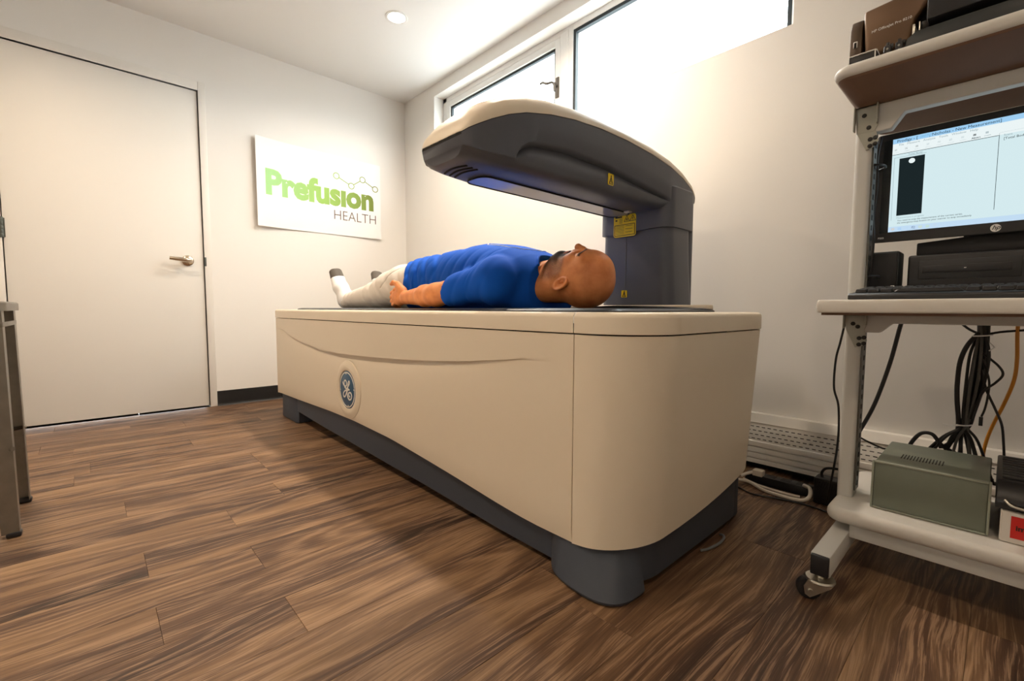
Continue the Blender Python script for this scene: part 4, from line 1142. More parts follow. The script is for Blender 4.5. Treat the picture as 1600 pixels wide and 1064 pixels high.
def shirt_cut(f, g):
    X, Y, Z = g
    # neck hole and collar slope, sleeve hems
    nk = np.sqrt(((X - 2.525 - 0.42 * np.maximum(0, 0.79 - Z)) / 0.083) ** 2 + ((Y - YB) / 0.088) ** 2 + ((Z - 0.80) / 0.17) ** 2) - 1
    f = np.maximum(f, -nk * 0.08)
    a = np.abs(Y - YB)
    f = np.maximum(f, 1.620 + 0.85 * np.maximum(0, a - 0.02) - X)
    # folds: long diagonal creases over the belly and into the armpit
    P1 = X * 1.0 + (Y - YB) * 1.15
    w = np.sin(P1 * 62 + 3.0 * np.sin(X * 13 + Z * 9)) * 0.5 + 0.5
    amp = 0.0062 * np.clip((2.22 - X) / 0.25, 0, 1) * np.clip((Z - 0.70) / 0.1, 0, 1)
    f = f + amp * w ** 2.5 * 1.2
    P2 = (X - 2.2) * 1.0 - (Z - 0.8) * 0.6
    w2 = np.sin(P2 * 88 + 2 * np.sin(Y * 17)) * 0.5 + 0.5
    f = f + 0.0030 * w2 ** 3 * np.clip((a - 0.14) / 0.05, 0, 1) * np.clip((2.46 - X) / 0.1, 0, 1)
    # seam where the sleeve is set in
    sx = np.abs((X - 2.325) - 0.35 * (Z - 0.80)); f = f + 0.0022 * np.exp(-(sx / 0.0035) ** 2) * (a > 0.13)
    return np.maximum(f, ZM - Z)
T.cut(shirt_cut)
tsh = T.mesh('t_shirt', SHIRT, person)
# collar band
cb = MB(); rings_pts = []
bvT = bvh_of(tsh)
for i in range(33):
    a = math.pi * (0.02 + 0.96 * i / 32)
    p = Vector((2.525 - 0.083 * math.sin(a) * 0.98, YB + 0.088 * math.cos(a), 0))
    h = bvT.ray_cast(Vector((p.x - 0.004, p.y, 1.0)), Vector((0, 0, -1)))
    if h[0] is not None: rings_pts.append(h[0] + Vector((0.002, 0, 0.0005)))
if len(rings_pts) > 4: cb.tube(spline(rings_pts[::2], 4), 0.0052, 8).build('collar', SHIRT, tsh)
# white outline print on the chest
PRINT = principled('shirt_print', (0.55, 0.62, 0.75), 0.7, var=0.03)
def on_shirt(px_, py_):
    h = bvT.ray_cast(Vector((px_, py_, 1.1)), Vector((0, 0, -1)))
    return h[0] + Vector((0, 0, 0.0008)) if h[0] else None
pr_ = MB()
path = [(2.205, -0.905), (2.245, -0.945), (2.30, -0.945), (2.36, -0.935), (2.385, -0.90), (2.385, -0.80), (2.36, -0.745), (2.245, -0.735), (2.205, -0.775), (2.205, -0.905)]
pl_ = []
for a, b in zip(path, path[1:]):
    for t in np.linspace(0, 1, 9)[:-1]:
        h = on_shirt(a[0] + (b[0] - a[0]) * t, a[1] + (b[1] - a[1]) * t)
        if h: pl_.append(h)
pr_.tube(pl_ + [pl_[0]], 0.0016, 6)
pl_ = [on_shirt(2.23 + 0.010 * math.cos(t), -0.90 + 0.014 * math.sin(t)) for t in np.linspace(0, 6.28, 17)]
pr_.tube(pl_, 0.0014, 6)
pr_.build('chest_print', PRINT, tsh)

# ---- socks: white with dark toe caps
SOCKW = fabric('white_sock', (0.80, 0.79, 0.78), 0.9, 0.4, 900)
SOCKG = fabric('grey_sock_toe', (0.12, 0.105, 0.09), 0.9, 0.4, 900)
for s in (-1, 1):
    h_, t_ = [np.array(p) for p in FEET[s]]
    lp_ = np.array(leg_pts(s)[3])
    dd = (t_ - h_) / np.linalg.norm(t_ - h_)
    def build_foot(S, k0):
        S.ell(h_ + np.array((0.0, 0, -0.002)), (0.037, 0.034, 0.037), k=0.02)
        S.cap(h_, h_ + dd * 0.10, 0.036, 0.034, 0.02, flat=(1, 0.98)); S.cap(h_ + dd * 0.09, t_ + dd * 0.012, 0.034, 0.0245, 0.02, flat=(1, 0.72))
        S.cap(lp_ + np.array((0.02, 0, 0)), h_ + np.array((0.01, 0, 0.01)), 0.041, 0.042, 0.03)
        S.cap(lp_ + np.array((-0.01, 0, 0.015)), h_ + dd * 0.09 + np.array((0.012, 0, 0)), 0.034, 0.028, 0.03)
        S.cap(h_ + dd * 0.15 + np.array((0, -s * 0.018, 0)), t_ + dd * 0.018 + np.array((0, -s * 0.022, 0)), 0.022, 0.019, 0.015)
    S1 = Sculpt((0.80, h_[1] - 0.085, ZM - 0.006), (1.09, h_[1] + 0.085, 0.925), 0.003); build_foot(S1, 0)
    cutp = t_ - dd * 0.028
    def c1(f, g): return np.maximum(np.maximum(f, (g[0] - cutp[0]) * dd[0] + (g[1] - cutp[1]) * dd[1] + (g[2] - cutp[2]) * dd[2]), ZM - g[2])
    S1.cut(c1); sk = S1.mesh('sock', SOCKW, person)
    S2 = Sculpt((0.80, h_[1] - 0.085, ZM - 0.006), (1.09, h_[1] + 0.085, 0.925), 0.003); build_foot(S2, 0)
    def c2(f, g): return np.maximum(f + 0.0002, -((g[0] - cutp[0]) * dd[0] + (g[1] - cutp[1]) * dd[1] + (g[2] - cutp[2]) * dd[2]))
    S2.cut(c2); S2.mesh('toe_cap', SOCKG, sk, label='dark grey toe of the white sock')

# ------------------------------------------------------------------ computer cart
ct = thing('computer_cart', 'grey computer cart on casters standing by the window wall at the right', 'cart', (3.67, -0.58, 0))
CXL, CXR = 3.30, 4.06       # left upright's outer face, right upright's outer face
SLOT_D = principled('rail_slot', (0.02, 0.02, 0.02), 0.5, 0.3, var=0.1)
for (xa, sgn) in ((CXL, 1), (CXR, -1)):
    x0, x1 = (xa, xa + 0.034 * sgn) if sgn > 0 else (xa - 0.034, xa)
    mb = MB(); mb.loft([[(x, y, z) for x, y in rrect(x0, x1, -0.622, -0.560, 0.010, 5)] for z in (0.10, 1.185)])
    upr = mb.build('upright', CARTM, ct)
    xi = x1 if sgn > 0 else x0
    tr = MB().box(xi - 0.001, xi + 0.004 * sgn, -0.612, -0.572, 0.19, 1.16) if sgn > 0 else MB().box(xi - 0.004, xi + 0.001, -0.612, -0.572, 0.19, 1.16)
    tro = tr.build('slotted_rail', principled('rail_steel', (0.10, 0.10, 0.09), 0.4, 0.7, var=0.2, vscale=90), upr)
    sl = MB(); z = 0.20
    while z < 1.15:
        sl.box(min(xi + 0.0035 * sgn, xi + 0.0052 * sgn), max(xi + 0.0035 * sgn, xi + 0.0052 * sgn), -0.597, -0.587, z, z + 0.012); z += 0.0254
    s_o = sl.build('rail_slots', SLOT_D, upr, smooth=False); s_o['kind'] = 'stuff'
    # foot: rectangular tube running front to back, black end caps
    ft = MB().box(x0 - 0.003 + 0.010 * sgn, x1 + 0.012 * sgn if sgn > 0 else x1 + 0.003, -0.875, -0.30, 0.062, 0.112, 0.004).build('foot_tube', CARTM, ct)
    MB().box(x0 - 0.001 + 0.010 * sgn, x1 + 0.010 * sgn if sgn > 0 else x1 + 0.001, -0.883, -0.870, 0.064, 0.110, 0.003).build('end_cap', BLACK, ft); MB().box(x0 - 0.001 + 0.010 * sgn, x1 + 0.010 * sgn if sgn > 0 else x1 + 0.001, -0.305, -0.292, 0.064, 0.110, 0.003).build('end_cap', BLACK, ft)
    for cy_, dirx in ((-0.862, 1), (-0.325, 1)):
        cxm = (x0 + x1) / 2 + 0.008 * sgn
        fk = MB()
        fk.lathe([(0, 0.052), (0.008, 0.052), (0.008, 0.064), (0, 0.064)], (cxm, cy_, 0), (0, 0, 1), 16)
        fk.lathe([(0, 0.046), (0.028, 0.046), (0.030, 0.049), (0.028, 0.053), (0, 0.054)], (cxm, cy_, 0), (0, 0, 1), 24)
        a_ = R(205); dx_, dy_ = math.cos(a_), math.sin(a_)          # trailing direction of the swivel
        nx_, ny_ = -dy_, dx_
        for s2 in (-1, 1):
            o2 = Vector((cxm + nx_ * 0.0155 * s2, cy_ + ny_ * 0.0155 * s2, 0))
            outl = [(-0.026, 0.051), (0.026, 0.051), (0.034, 0.034), (0.031, 0.016), (0.021, 0.010), (0.012, 0.016), (-0.018, 0.038)]
            rings = [[o2 + Vector((dx_ * u + nx_ * w_, dy_ * u + ny_ * w_, v)) for u, v in outl] for w_ in (-0.0012, 0.0012)]
            fk.loft(rings)
        ctr = Vector((cxm + dx_ * 0.021, cy_ + dy_ * 0.021, 0.0255))
        fk.lathe([(0, -0.021), (0.005, -0.021), (0.005, 0.021), (0, 0.021)], ctr, (nx_, ny_, 0), 12)
        cas = fk.build('caster', STEEL, ct)
        MB().lathe([(0.004, -0.009), (0.018, -0.0105), (0.0235, -0.009), (0.0255, -0.005), (0.0255, 0.005), (0.0235, 0.009), (0.018, 0.0105), (0.004, 0.009)], ctr, (nx_, ny_, 0), 28).build('wheel', BLACK, cas)
def board(name, x0, x1, y0, y1, z0, z1, rc, mat, nose):
    """laminate shelf: rounded corners in plan, soft front edge"""
    mb = MB()
    rr_ = []
    h_ = z1 - z0
    for k_ in range(9):
        t = -math.pi / 2 + math.pi * k_ / 8
        ins = nose * (1 - math.cos(t)); z = (z0 + z1) / 2 + h_ / 2 * math.sin(t)
        rr_.append([(x, y, z) for x, y in rrect(x0 + ins, x1 - ins, y0 + ins, y1 - ins, rc, 6)])
    mb.loft(rr_)
    return mb.build(name, mat, ct, angle=50)
board('lower_shelf', 3.297, 4.065, -0.722, -0.335, 0.134, 0.172, 0.028, LAMIN, 0.012)
MB().box(3.345, 4.02, -0.700, -0.668, 0.098, 0.134, 0.003).build('shelf_beam', CARTM, ct)
board('worktop', 3.283, 4.075, -0.83, -0.32, 0.6525, 0.6815, 0.006, LAMIN, 0.003)
MB().box(3.29, 4.07, -0.81, -0.34, 0.647, 0.6525).build('worktop_underside', UNDER, ct)
board('top_shelf', 3.272, 4.09, -0.748, -0.32, 1.196, 1.2255, 0.03, LAMIN, 0.012)
MB().loft([[(x, y, z) for x, y in rrect(3.279 + a, 4.083 - a, -0.741 + b, -0.33 - a, 0.028, 6)] for z, a, b in ((1.1975, 0, 0), (1.193, 0.002, 0.004), (1.166, 0.020, 0.075), (1.160, 0.028, 0.095))]).build('shelf_board', UNDER, ct, angle=25)
# cross beams with shaped ends
def beam(zt, zb, zd, y0, y1):
    x0, x1 = CXL + 0.036, CXR - 0.036
    pts = [(x0, zt), (x1, zt), (x1, zd), (x1 - 0.035, zd), (x1 - 0.058, zb), (x0 + 0.058, zb), (x0 + 0.035, zd), (x0, zd)]
    return MB().prism(pts, 1, y0, y1, 0.002, 1).build('cross_beam', CARTM, ct)
beam(1.1595, 1.128, 1.094, -0.624, -0.598)
beam(0.6468, 0.626, 0.603, -0.624, -0.598)
def corner_bracket(zt, zb):
    b = MB(); x0 = CXL - 0.0025
    b.prism([(x0, zt), (x0 + 0.048, zt), (x0 + 0.048, zb + 0.05), (x0 + 0.042, zb + 0.035), (x0 + 0.006, zb + 0.035)], 1, -0.6265, -0.6235)
    b.prism([(-0.6265, zt), (-0.585, zt), (-0.585, zt - 0.003), (-0.6265, zt - 0.003)], 0, x0, x0 + 0.048)
    b.box(x0 + 0.045, x0 + 0.048, -0.640, -0.624, zb + 0.05, zt, 0.001); b.box(x0, x0 + 0.003, -0.640, -0.624, zb + 0.04, zt, 0.001)
    bo = b.build('corner_bracket', BRACK, ct)
    MB().prism([(x0 + 0.006, zb + 0.036), (x0 + 0.044, zb + 0.036), (x0 + 0.050, zb + 0.010), (x0 + 0.040, zb - 0.004), (x0 + 0.026, zb - 0.008)], 1, -0.6258, -0.6232).build('bracket_tail', BRACK, bo)
    for hx_, hz_ in ((0.020, zt - 0.022), (0.030, zb + 0.045), (0.034, zb + 0.016), (0.034, zb + 0.000), (0.044, zb + 0.018), (0.044, zb + 0.003)):
        MB().lathe([(0, 0), (0.0052, 0), (0.0052, 0.0018), (0.0028, 0.003), (0, 0.003)], (x0 + hx_, -0.6262, hz_), (0, -1, 0), 8).build('screw', SLOT_D, bo)
corner_bracket(1.1600, 1.062); corner_bracket(0.6465, 0.572)

# ------------------------------------------------------------------ on the worktop
DZ0 = 0.6820
# monitor: bezel, screen with its software window, stand
mo = thing('monitor', 'black widescreen monitor showing a pale software window on the cart', 'monitor', (3.554, -0.46, DZ0 + 0.118))
MXL, MXR, MZB, MZT, MY = 3.324, 3.784, 0.838, 1.118, -0.500
bz = MB(); 
rings = []
for y_, ins in ((MY + 0.032, 0.02), (MY + 0.016, 0.003), (MY + 0.002, 0.0), (MY, 0.002)):
    rings.append([(x, y_, z) for x, z in rrect(MXL + ins, MXR - ins, MZB + ins, MZT - ins, 0.010, 5)])
bz.loft(rings).build('bezel', BLACK, mo)
SXL, SXR, SZB, SZT = 3.3405, 3.7675, 0.8625, 1.1015
MB().box(SXL, SXR, MY - 0.0008, MY + 0.001, SZB, SZT).build('screen_border', principled('screen_dark', (0.006, 0.008, 0.010), 0.25, var=0.1), mo)
SC = emission('screen_white', srgb(214, 236, 240), 0.80)
IXL = SXL + 0.018
scr = MB().box(IXL, SXR - 0.018, MY - 0.0016, MY - 0.0006, SZB + 0.001, SZT - 0.001).build('screen', SC, mo)
def sbox(x0, x1, z0, z1, mat, name, lay=1):
    return MB().box(x0, x1, MY - 0.0016 - 0.0004 * lay, MY - 0.0013, z0, z1).build(name, mat, scr)
E_BLUE = emission('screen_blue', srgb(160, 208, 244), 0.80); E_DK = emission('screen_ink', (0.012, 0.02, 0.022), 0.80); E_BAR = emission('screen_taskbar', srgb(196, 222, 244), 0.80)
E_GRY = emission('screen_grey', srgb(150, 170, 176), 0.80); E_YEL = emission('screen_yellow', srgb(226, 236, 70), 0.80); E_WHT = emission('screen_bright', srgb(236, 246, 247), 0.80); E_MID = emission('screen_midblue', srgb(96, 178, 226), 0.80)
sbox(IXL, SXR - 0.018, SZT - 0.013, SZT - 0.001, E_BLUE, 'title_bar')
sbox(IXL, SXR - 0.018, SZT - 0.040, SZT - 0.013, E_WHT, 'tool_bar')
sbox(IXL, SXR - 0.018, SZB + 0.001, SZB + 0.014, E_BAR, 'task_bar')
sbox(IXL, 3.548, SZT - 0.0412, SZT - 0.0402, E_DK, 'rule'); sbox(3.5485, 3.5494, 0.893, SZT - 0.036, E_DK, 'rule'); sbox(3.5494, SXR - 0.018, SZT - 0.0352, SZT - 0.0346, E_GRY, 'rule')
sbox(IXL + 0.0045, IXL + 0.0052, 0.893, SZT - 0.048, E_GRY, 'rule'); sbox(IXL + 0.0045, 3.425, SZT - 0.0492, SZT - 0.0485, E_GRY, 'rule')
sbox(3.3735, 3.4225, 0.904, 1.049, E_DK, 'scan_view')
MB().lathe([(0, 0), (0.0062, 0), (0.0062, 0.0004), (0, 0.0004)], (3.398, MY - 0.0020, 1.039), (0, -1, 0), 20).build('scan_marker', E_WHT, scr)
sbox(3.600, 3.640, 0.8815, 0.9025, E_YEL, 'yellow_note')
fs = lambda x, z: frame((x, MY - 0.0020, z), (1, 0, 0), (0, 0, 1))
text_obj('Prodigy - [        , Nicholas - New Measurement]', 0.0095, E_DK, 'lettering', scr, fs(IXL + 0.008, SZT - 0.0105), depth=0.0002)
sbox(IXL + 0.052, IXL + 0.074, SZT - 0.0095, SZT - 0.004, E_MID, 'title_smudge')
text_obj('File   Measure   Analyze   Tools   Window   Help', 0.0072, E_GRY, 'lettering', scr, fs(IXL + 0.012, SZT - 0.0195), depth=0.0002)
for i in range(9):
    ix = IXL + 0.004 + i * 0.0205
    sbox(ix, ix + 0.005, SZT - 0.031, SZT - 0.0265, E_DK if i in (0, 1, 2, 7) else E_GRY, 'tool_icon')
    sbox(ix - 0.002, ix + 0.009, SZT - 0.0362, SZT - 0.0348, E_GRY, 'tool_label')
text_obj('Abort', 0.0062, E_DK, 'lettering', scr, fs(IXL + 0.145, SZT - 0.038), depth=0.0002)
text_obj('Total Body', 0.0062, E_GRY, 'lettering', scr, fs(3.390, SZT - 0.0475), depth=0.0002); text_obj('Scans', 0.0062, E_GRY, 'lettering', scr, fs(3.556, SZT - 0.044), depth=0.0002)
text_obj('[Total Body', 0.0072, E_DK, 'lettering', scr, fs(3.556, SZT - 0.052), depth=0.0002)
text_obj('Measurement in progress', 0.0052, E_GRY, 'lettering', scr, fs(3.374, 0.8965), depth=0.0002)
text_obj('You need to stop the measurement of the current series,', 0.0052, E_DK, 'lettering', scr, fs(3.376, 0.8895), depth=0.0002)
text_obj('the emergency stop button on your scanner to stop immediately', 0.0052, E_DK, 'lettering', scr, fs(3.376, 0.8835), depth=0.0002)
for i, c in enumerate(((0.9, 0.5, 0.1), (0.2, 0.5, 0.9), (0.5, 0.7, 0.9), (0.03, 0.05, 0.2), (0.8, 0.8, 0.1), (0.6, 0.8, 0.2), (0.6, 0.7, 0.8))):
    sbox(IXL + 0.006 + i * 0.0135, IXL + 0.013 + i * 0.0135, SZB + 0.0045, SZB + 0.011, emission('task_%d' % i, c, 0.80), 'task_icon')
LOGO = principled('logo_silver', (0.75, 0.75, 0.73), 0.3, 0.3, var=0.02)
lg = MB().lathe([(0, 0), (0.0088, 0), (0.0088, 0.0006), (0, 0.0006)], (3.554, MY - 0.0002, 0.8505), (0, -1, 0), 28).build('round_badge', LOGO, mo)
text_obj('hp', 0.0135, BLACK, 'lettering', lg, frame((3.5545, MY - 0.0009, 0.8473), (1, 0, 0), (0, 0, 1)), bold=0.0002, shear=0.35, align='CENTER', depth=0.0002)
text_obj('P203', 0.0062, LOGO, 'lettering', mo, frame((3.338, MY - 0.0002, 0.8475), (1, 0, 0), (0, 0, 1)), bold=0.0001, depth=0.0003)
sd = MB(); sd.box(3.50, 3.61, MY + 0.03, MY + 0.05, 0.83, 0.96, 0.004); sd.prism([(3.415, 0.8005), (3.70, 0.8005), (3.70, 0.832), (3.60, 0.846), (3.415, 0.832)], 1, -0.475, -0.34, 0.003, 2)
sd.build('stand', BLACKM, mo)
# desktop computer lying flat under the monitor
pcx = thing('desktop_computer', 'flat black desktop computer under the monitor with a disc drive slot', 'computer', (3.56, -0.4, DZ0))
MB().box(3.403, 3.742, -0.505, -0.325, DZ0 + 0.002, 0.7985, 0.005).build('case', BLACKM, pcx)
MB().box(3.406, 3.739, -0.5115, -0.503, DZ0 + 0.005, 0.7955, 0.003).build('front_bezel', BLACK, pcx)
MB().box(3.425, 3.600, -0.5135, -0.510, 0.737, 0.783, 0.0015).build('front_panel', principled('panel_black', (0.018, 0.019, 0.021), 0.5, var=0.08), pcx)
MB().box(3.432, 3.585, -0.5150, -0.512, 0.752, 0.770, 0.001).build('disc_drive', BLACK, pcx); MB().box(3.507, 3.511, -0.5158, -0.514, 0.7605, 0.7625).build('drive_light', WHITE, pcx)
for fx_ in (3.43, 3.72):
    pass
# speaker
spk = thing('speaker', 'small black cube loudspeaker left of the desktop computer', 'speaker', (3.362, -0.50, DZ0))
MB().box(3.322, 3.390, -0.540, -0.465, DZ0 + 0.0005, 0.8095, 0.004).build('cabinet', principled('speaker_black', (0.012, 0.017, 0.018), 0.55, var=0.08, bump=0.2, bscale=900), spk)
MB().box(3.325, 3.387, -0.5445, -0.538, DZ0 + 0.004, 0.806, 0.004).build('grille', BLACKM, spk)
MB().box(3.376, 3.384, -0.5457, -0.543, 0.700, 0.722, 0.001).build('badge', LOGO, spk)
# keyboard
kb = thing('keyboard', 'black computer keyboard along the front of the cart worktop', 'keyboard', (3.56, -0.72, DZ0))
KX0, KX1 = 3.335, 3.780
MB().prism([(-0.795, DZ0 + 0.0003), (-0.795, DZ0 + 0.010), (-0.790, DZ0 + 0.014), (-0.65, DZ0 + 0.026), (-0.64, DZ0 + 0.024), (-0.638, DZ0 + 0.0003)], 0, KX0, KX1, 0.002, 2).build('keyboard_base', BLACK, kb)
kmesh = {}
def keycap(w_):
    k_ = round(w_, 4)
    if k_ not in kmesh:
        b = bmesh.new(); bmesh.ops.create_cube(b, size=1)
        for v in b.verts:
            t = 1.0 if v.co.z < 0 else 0.82
            v.co = Vector((v.co.x * k_ * t, v.co.y * 0.0165 * t, v.co.z * 0.008))
        bmesh.ops.bevel(b, geom=b.edges[:], offset=0.001, segments=1, affect='EDGES')
        me = bpy.data.meshes.new('key'); b.to_mesh(me); b.free(); me.materials.append(principled('key_black', (0.016, 0.016, 0.018), 0.42, var=0.1)); kmesh[k_] = me
    return kmesh[k_]
rows = [[1.25, 1.25, 1.25, 6.25, 1.25, 1.25, 1.25, 1.25], [2.25] + [1] * 10 + [2.75], [1.75] + [1] * 11 + [2.25], [1.5] + [1] * 12 + [1.5], [1] * 13 + [2], [1] * 15]
org = origin_of(kb)
for r_i, row in enumerate(rows):
    y_ = -0.772 + r_i * 0.0225; z_ = DZ0 + 0.0185 + (y_ + 0.790) / 0.14 * 0.012
    x_ = KX0 + 0.010
    ext = row + [0.4, 1, 1, 1, 0.4, 1, 1, 1, 1]
    for w_ in ext:
        wm = w_ * 0.0178
        if w_ >= 1:
            o = bpy.data.objects.new('key', keycap(wm - 0.0012)); COL.objects.link(o); o.parent = kb
            o.location = Vector((x_ + wm / 2, y_, z_)) - org; o.rotation_euler = (0.085, 0, 0)
        x_ += wm
# ------------------------------------------------------------------ printer and what lies beside it on the top shelf
TZ = 1.2262
pr = thing('printer', 'bronze and black inkjet printer on the top shelf of the cart', 'printer', (3.52, -0.5, TZ))
BRZ = principled('bronze_plastic', (0.145, 0.082, 0.042), 0.38, 0.35, var=0.06, vscale=200, bump=0.1, bscale=900)
BRZD = principled('dark_bronze_plastic', (0.085, 0.055, 0.034), 0.42, 0.3, var=0.06, vscale=200)
MB().prism([(-0.625, TZ + 0.0005), (-0.625, 1.352), (-0.612, 1.378), (-0.590, 1.384), (-0.35, 1.388), (-0.345, TZ + 0.0005)], 0, 3.279, 3.304, 0.004, 2).build('side_housing', BRZD, pr)
MB().box(3.303, 3.72, -0.600, -0.345, TZ + 0.0005, 1.392, 0.008).build('body', BLACKM, pr)
MB().prism([(3.3060, 1.386), (3.4290, 1.398), (3.4290, 1.357), (3.4050, 1.330), (3.3950, 1.284), (3.3210, 1.276), (3.3120, 1.290)], 1, -0.632, -0.598, 0.007, 3).build('front_cover', BRZ, pr)
text_obj('HP OfficeJet Pro 8210', 0.0082, WHITE, 'lettering', pr, frame((3.3235, -0.6328, 1.3285), (1, 0, 0.05), (0, 0, 1)), bold=0.0001, depth=0.0003)
MB().box(3.2865, 3.2955, -0.6270, -0.624, 1.309, 1.325, 0.0025).build('usb_socket', WHITE, pr); 
MB().box(3.2885, 3.2935, -0.6280, -0.6265, 1.309, 1.322, 0.001).build('usb_recess', DARK, pr)
MB().box(3.2845, 3.2985, -0.6262, -0.6245, 1.284, 1.2915, 0.002).build('button', BRZD, pr)
MB().box(3.303, 3.425, -0.612, -0.598, TZ + 0.001, 1.280, 0.003).build('lower_front', BRZD, pr)
tray = MB(); tray.prism([(3.392, TZ + 0.0006), (3.72, TZ + 0.0006), (3.72, 1.268), (3.415, 1.268), (3.398, 1.255)], 1, -0.705, -0.598, 0.004, 2)
tray.build('paper_tray', principled('tray_black', (0.012, 0.016, 0.018), 0.38, var=0.1), pr)
MB().box(3.430, 3.72, -0.70, -0.598, 1.285, 1.392, 0.006).build('output_housing', BLACKM, pr)
MB().box(3.404, 3.4085, -0.668, -0.6, 1.268, 1.300, 0.001).box(3.4145, 3.4175, -0.668, -0.6, 1.268, 1.302, 0.001).build('tray_guide', STEEL, pr)
MB().box(3.4175, 3.432, -0.655, -0.6, 1.268, 1.306, 0.002).build('tray_stop', BLACK, pr)
# small framed tablet lying at the shelf's left end
tb = thing('small_tablet', 'small dark tablet with a white rim lying at the left end of the top shelf', 'tablet', (3.325, -0.69, TZ))
MB().box(3.297, 3.351, -0.722, -0.655, TZ + 0.0002, 1.2478, 0.003).build('tablet_case', BLACK, tb)
ring_m = MB(); ring_frame(ring_m, 3.2985, 3.3495, TZ + 0.002, 1.2490, 0.0022, -0.7245, -0.7205, 0.0006); ring_m.box(3.347, 3.3515, -0.722, -0.655, 1.2455, 1.2492, 0.0008); ring_m.build('white_rim', WHITE, tb)
for i, xk in enumerate((3.368, 3.388)):
    t = thing('binder_clip', ['left of two black clips standing in front of the bronze printer', 'right of two black clips standing in front of the bronze printer'][i], 'clip', (xk, -0.70, TZ), 'black clips on the top shelf')
    MB().prism([(xk - 0.0075, TZ + 0.0003), (xk + 0.0075, TZ + 0.0003), (xk + 0.006, TZ + 0.027), (xk - 0.006, TZ + 0.027)], 1, -0.712, -0.698, 0.001, 1).build('clip_body', BLACK, t)
    MB().box(xk - 0.003, xk + 0.003, -0.709, -0.702, TZ + 0.0265, TZ + 0.0345, 0.0008).box(xk + 0.004, xk + 0.0095, -0.708, -0.702, TZ + 0.0215, TZ + 0.030, 0.0008).build('clip_handle', BLACK, t)
    for zz in (0.009, 0.019): MB().lathe([(0, 0), (0.0022, 0), (0.0022, 0.0006), (0, 0.0006)], (xk, -0.7118, TZ + zz), (0, -1, 0), 10).build('rivet', BRACK, t)

# ------------------------------------------------------------------ on the lower shelf
LZ = 0.1728
gb = thing('isolation_transformer_box', 'grey green metal equipment box on the lower shelf of the cart', 'equipment box', (3.475, -0.53, LZ))
GG = principled('grey_green_enamel', (0.155, 0.175, 0.135), 0.42, 0.1, var=0.04, vscale=60, bump=0.12, bscale=700)
GGL = principled('grey_green_trim', (0.27, 0.29, 0.235), 0.4, 0.1, var=0.04, vscale=60)
MB().box(3.379, 3.577, -0.648, -0.395, LZ + 0.0003, 0.288, 0.004).build('case', GG, gb)
fr_ = MB(); ring_frame(fr_, 3.376, 3.580, LZ + 0.0003, 0.2905, 0.0045, -0.655, -0.645, 0.0015); fr_.build('front_trim', GGL, gb)
MB().box(3.381, 3.575, -0.6518, -0.646, LZ + 0.005, 0.286, 0.0008).build('front_plate', GG, gb)
vs_ = MB()
for i in range(14): vs_.box(3.420 + i * 0.0058, 3.4222 + i * 0.0058, -0.575, -0.530, 0.2876, 0.2886)
vo = vs_.build('top_vents', DARK, gb, smooth=False); vo['kind'] = 'stuff'
rb = thing('white_carton', 'white carton with a red label under the ribbed black unit', 'box', (3.70, -0.51, LZ))
MB().box(3.597, 3.80, -0.660, -0.38, LZ + 0.0003, 0.2385, 0.0015).build('carton', principled('white_card', (0.62, 0.58, 0.53), 0.6, var=0.04), rb)
MB().box(3.595, 3.5985, -0.659, -0.39, LZ + 0.002, 0.2395, 0.0006).build('flap', MATS['white_card'], rb)
MB().box(3.6105, 3.70, -0.6608, -0.6598, 0.1845, 0.231).build('red_label', principled('red_ink', srgb(196, 32, 24), 0.5, var=0.03), rb)
text_obj('im', 0.0150, INK, 'lettering', rb, frame((3.6175, -0.6610, 0.2025), (1, 0, 0), (0, 0, 1)), bold=0.0004, depth=0.0002)
ups = thing('power_conditioner', 'ribbed black power unit on top of the white carton', 'power unit', (3.70, -0.5, 0.2392))
MB().prism([(-0.655, 0.2392), (-0.662, 0.252), (-0.655, 0.272), (-0.630, 0.296), (-0.40, 0.300), (-0.385, 0.2392)], 0, 3.586, 3.80, 0.004, 2).build('case', BLACK, ups)
rbm = MB()
for i in range(9): rbm.box(3.594, 3.795, -0.612 + i * 0.0235, -0.602 + i * 0.0235, 0.2965, 0.3012, 0.001)
rbm.build('top_ribs', principled('rib_black', (0.022, 0.022, 0.022), 0.5, var=0.1), ups)
MB().tube(spline([(3.600, -0.660, 0.262), (3.612, -0.668, 0.254), (3.640, -0.670, 0.252), (3.70, -0.668, 0.254)], 6), 0.0032, 8).build('chrome_trim', STEEL, ups)

# ------------------------------------------------------------------ cables
def cable(name, pts, r_, label, cat='cable', mat=CABLE, group=None, n=8, seg=8):
    o = MB().tube(spline(pts, seg), r_, n).build(name, mat)
    return set_props(o, label, cat, group)
cable('power_cable', [(3.385, -0.30, 0.655), (3.373, -0.30, 0.62), (3.353, -0.30, 0.50), (3.322, -0.30, 0.37), (3.285, -0.30, 0.27), (3.262, -0.285, 0.215), (3.250, -0.27, 0.12), (3.235, -0.26, 0.02)], 0.0055, 'thick black cable sagging behind the cart\'s left upright')
cable('thin_cable', [(3.240, -0.30, 0.64), (3.228, -0.30, 0.56), (3.218, -0.30, 0.50), (3.217, -0.30, 0.41), (3.232, -0.30, 0.345), (3.236, -0.31, 0.22), (3.215, -0.31, 0.02)], 0.0032, 'thin black cable hanging left of the cart\'s upright')
cable('thin_cable', [(3.290, -0.30, 0.262), (3.310, -0.29, 0.25), (3.345, -0.28, 0.235), (3.39, -0.27, 0.23), (3.42, -0.262, 0.16)], 0.0028, 'thin black cable running right behind the grey green box')
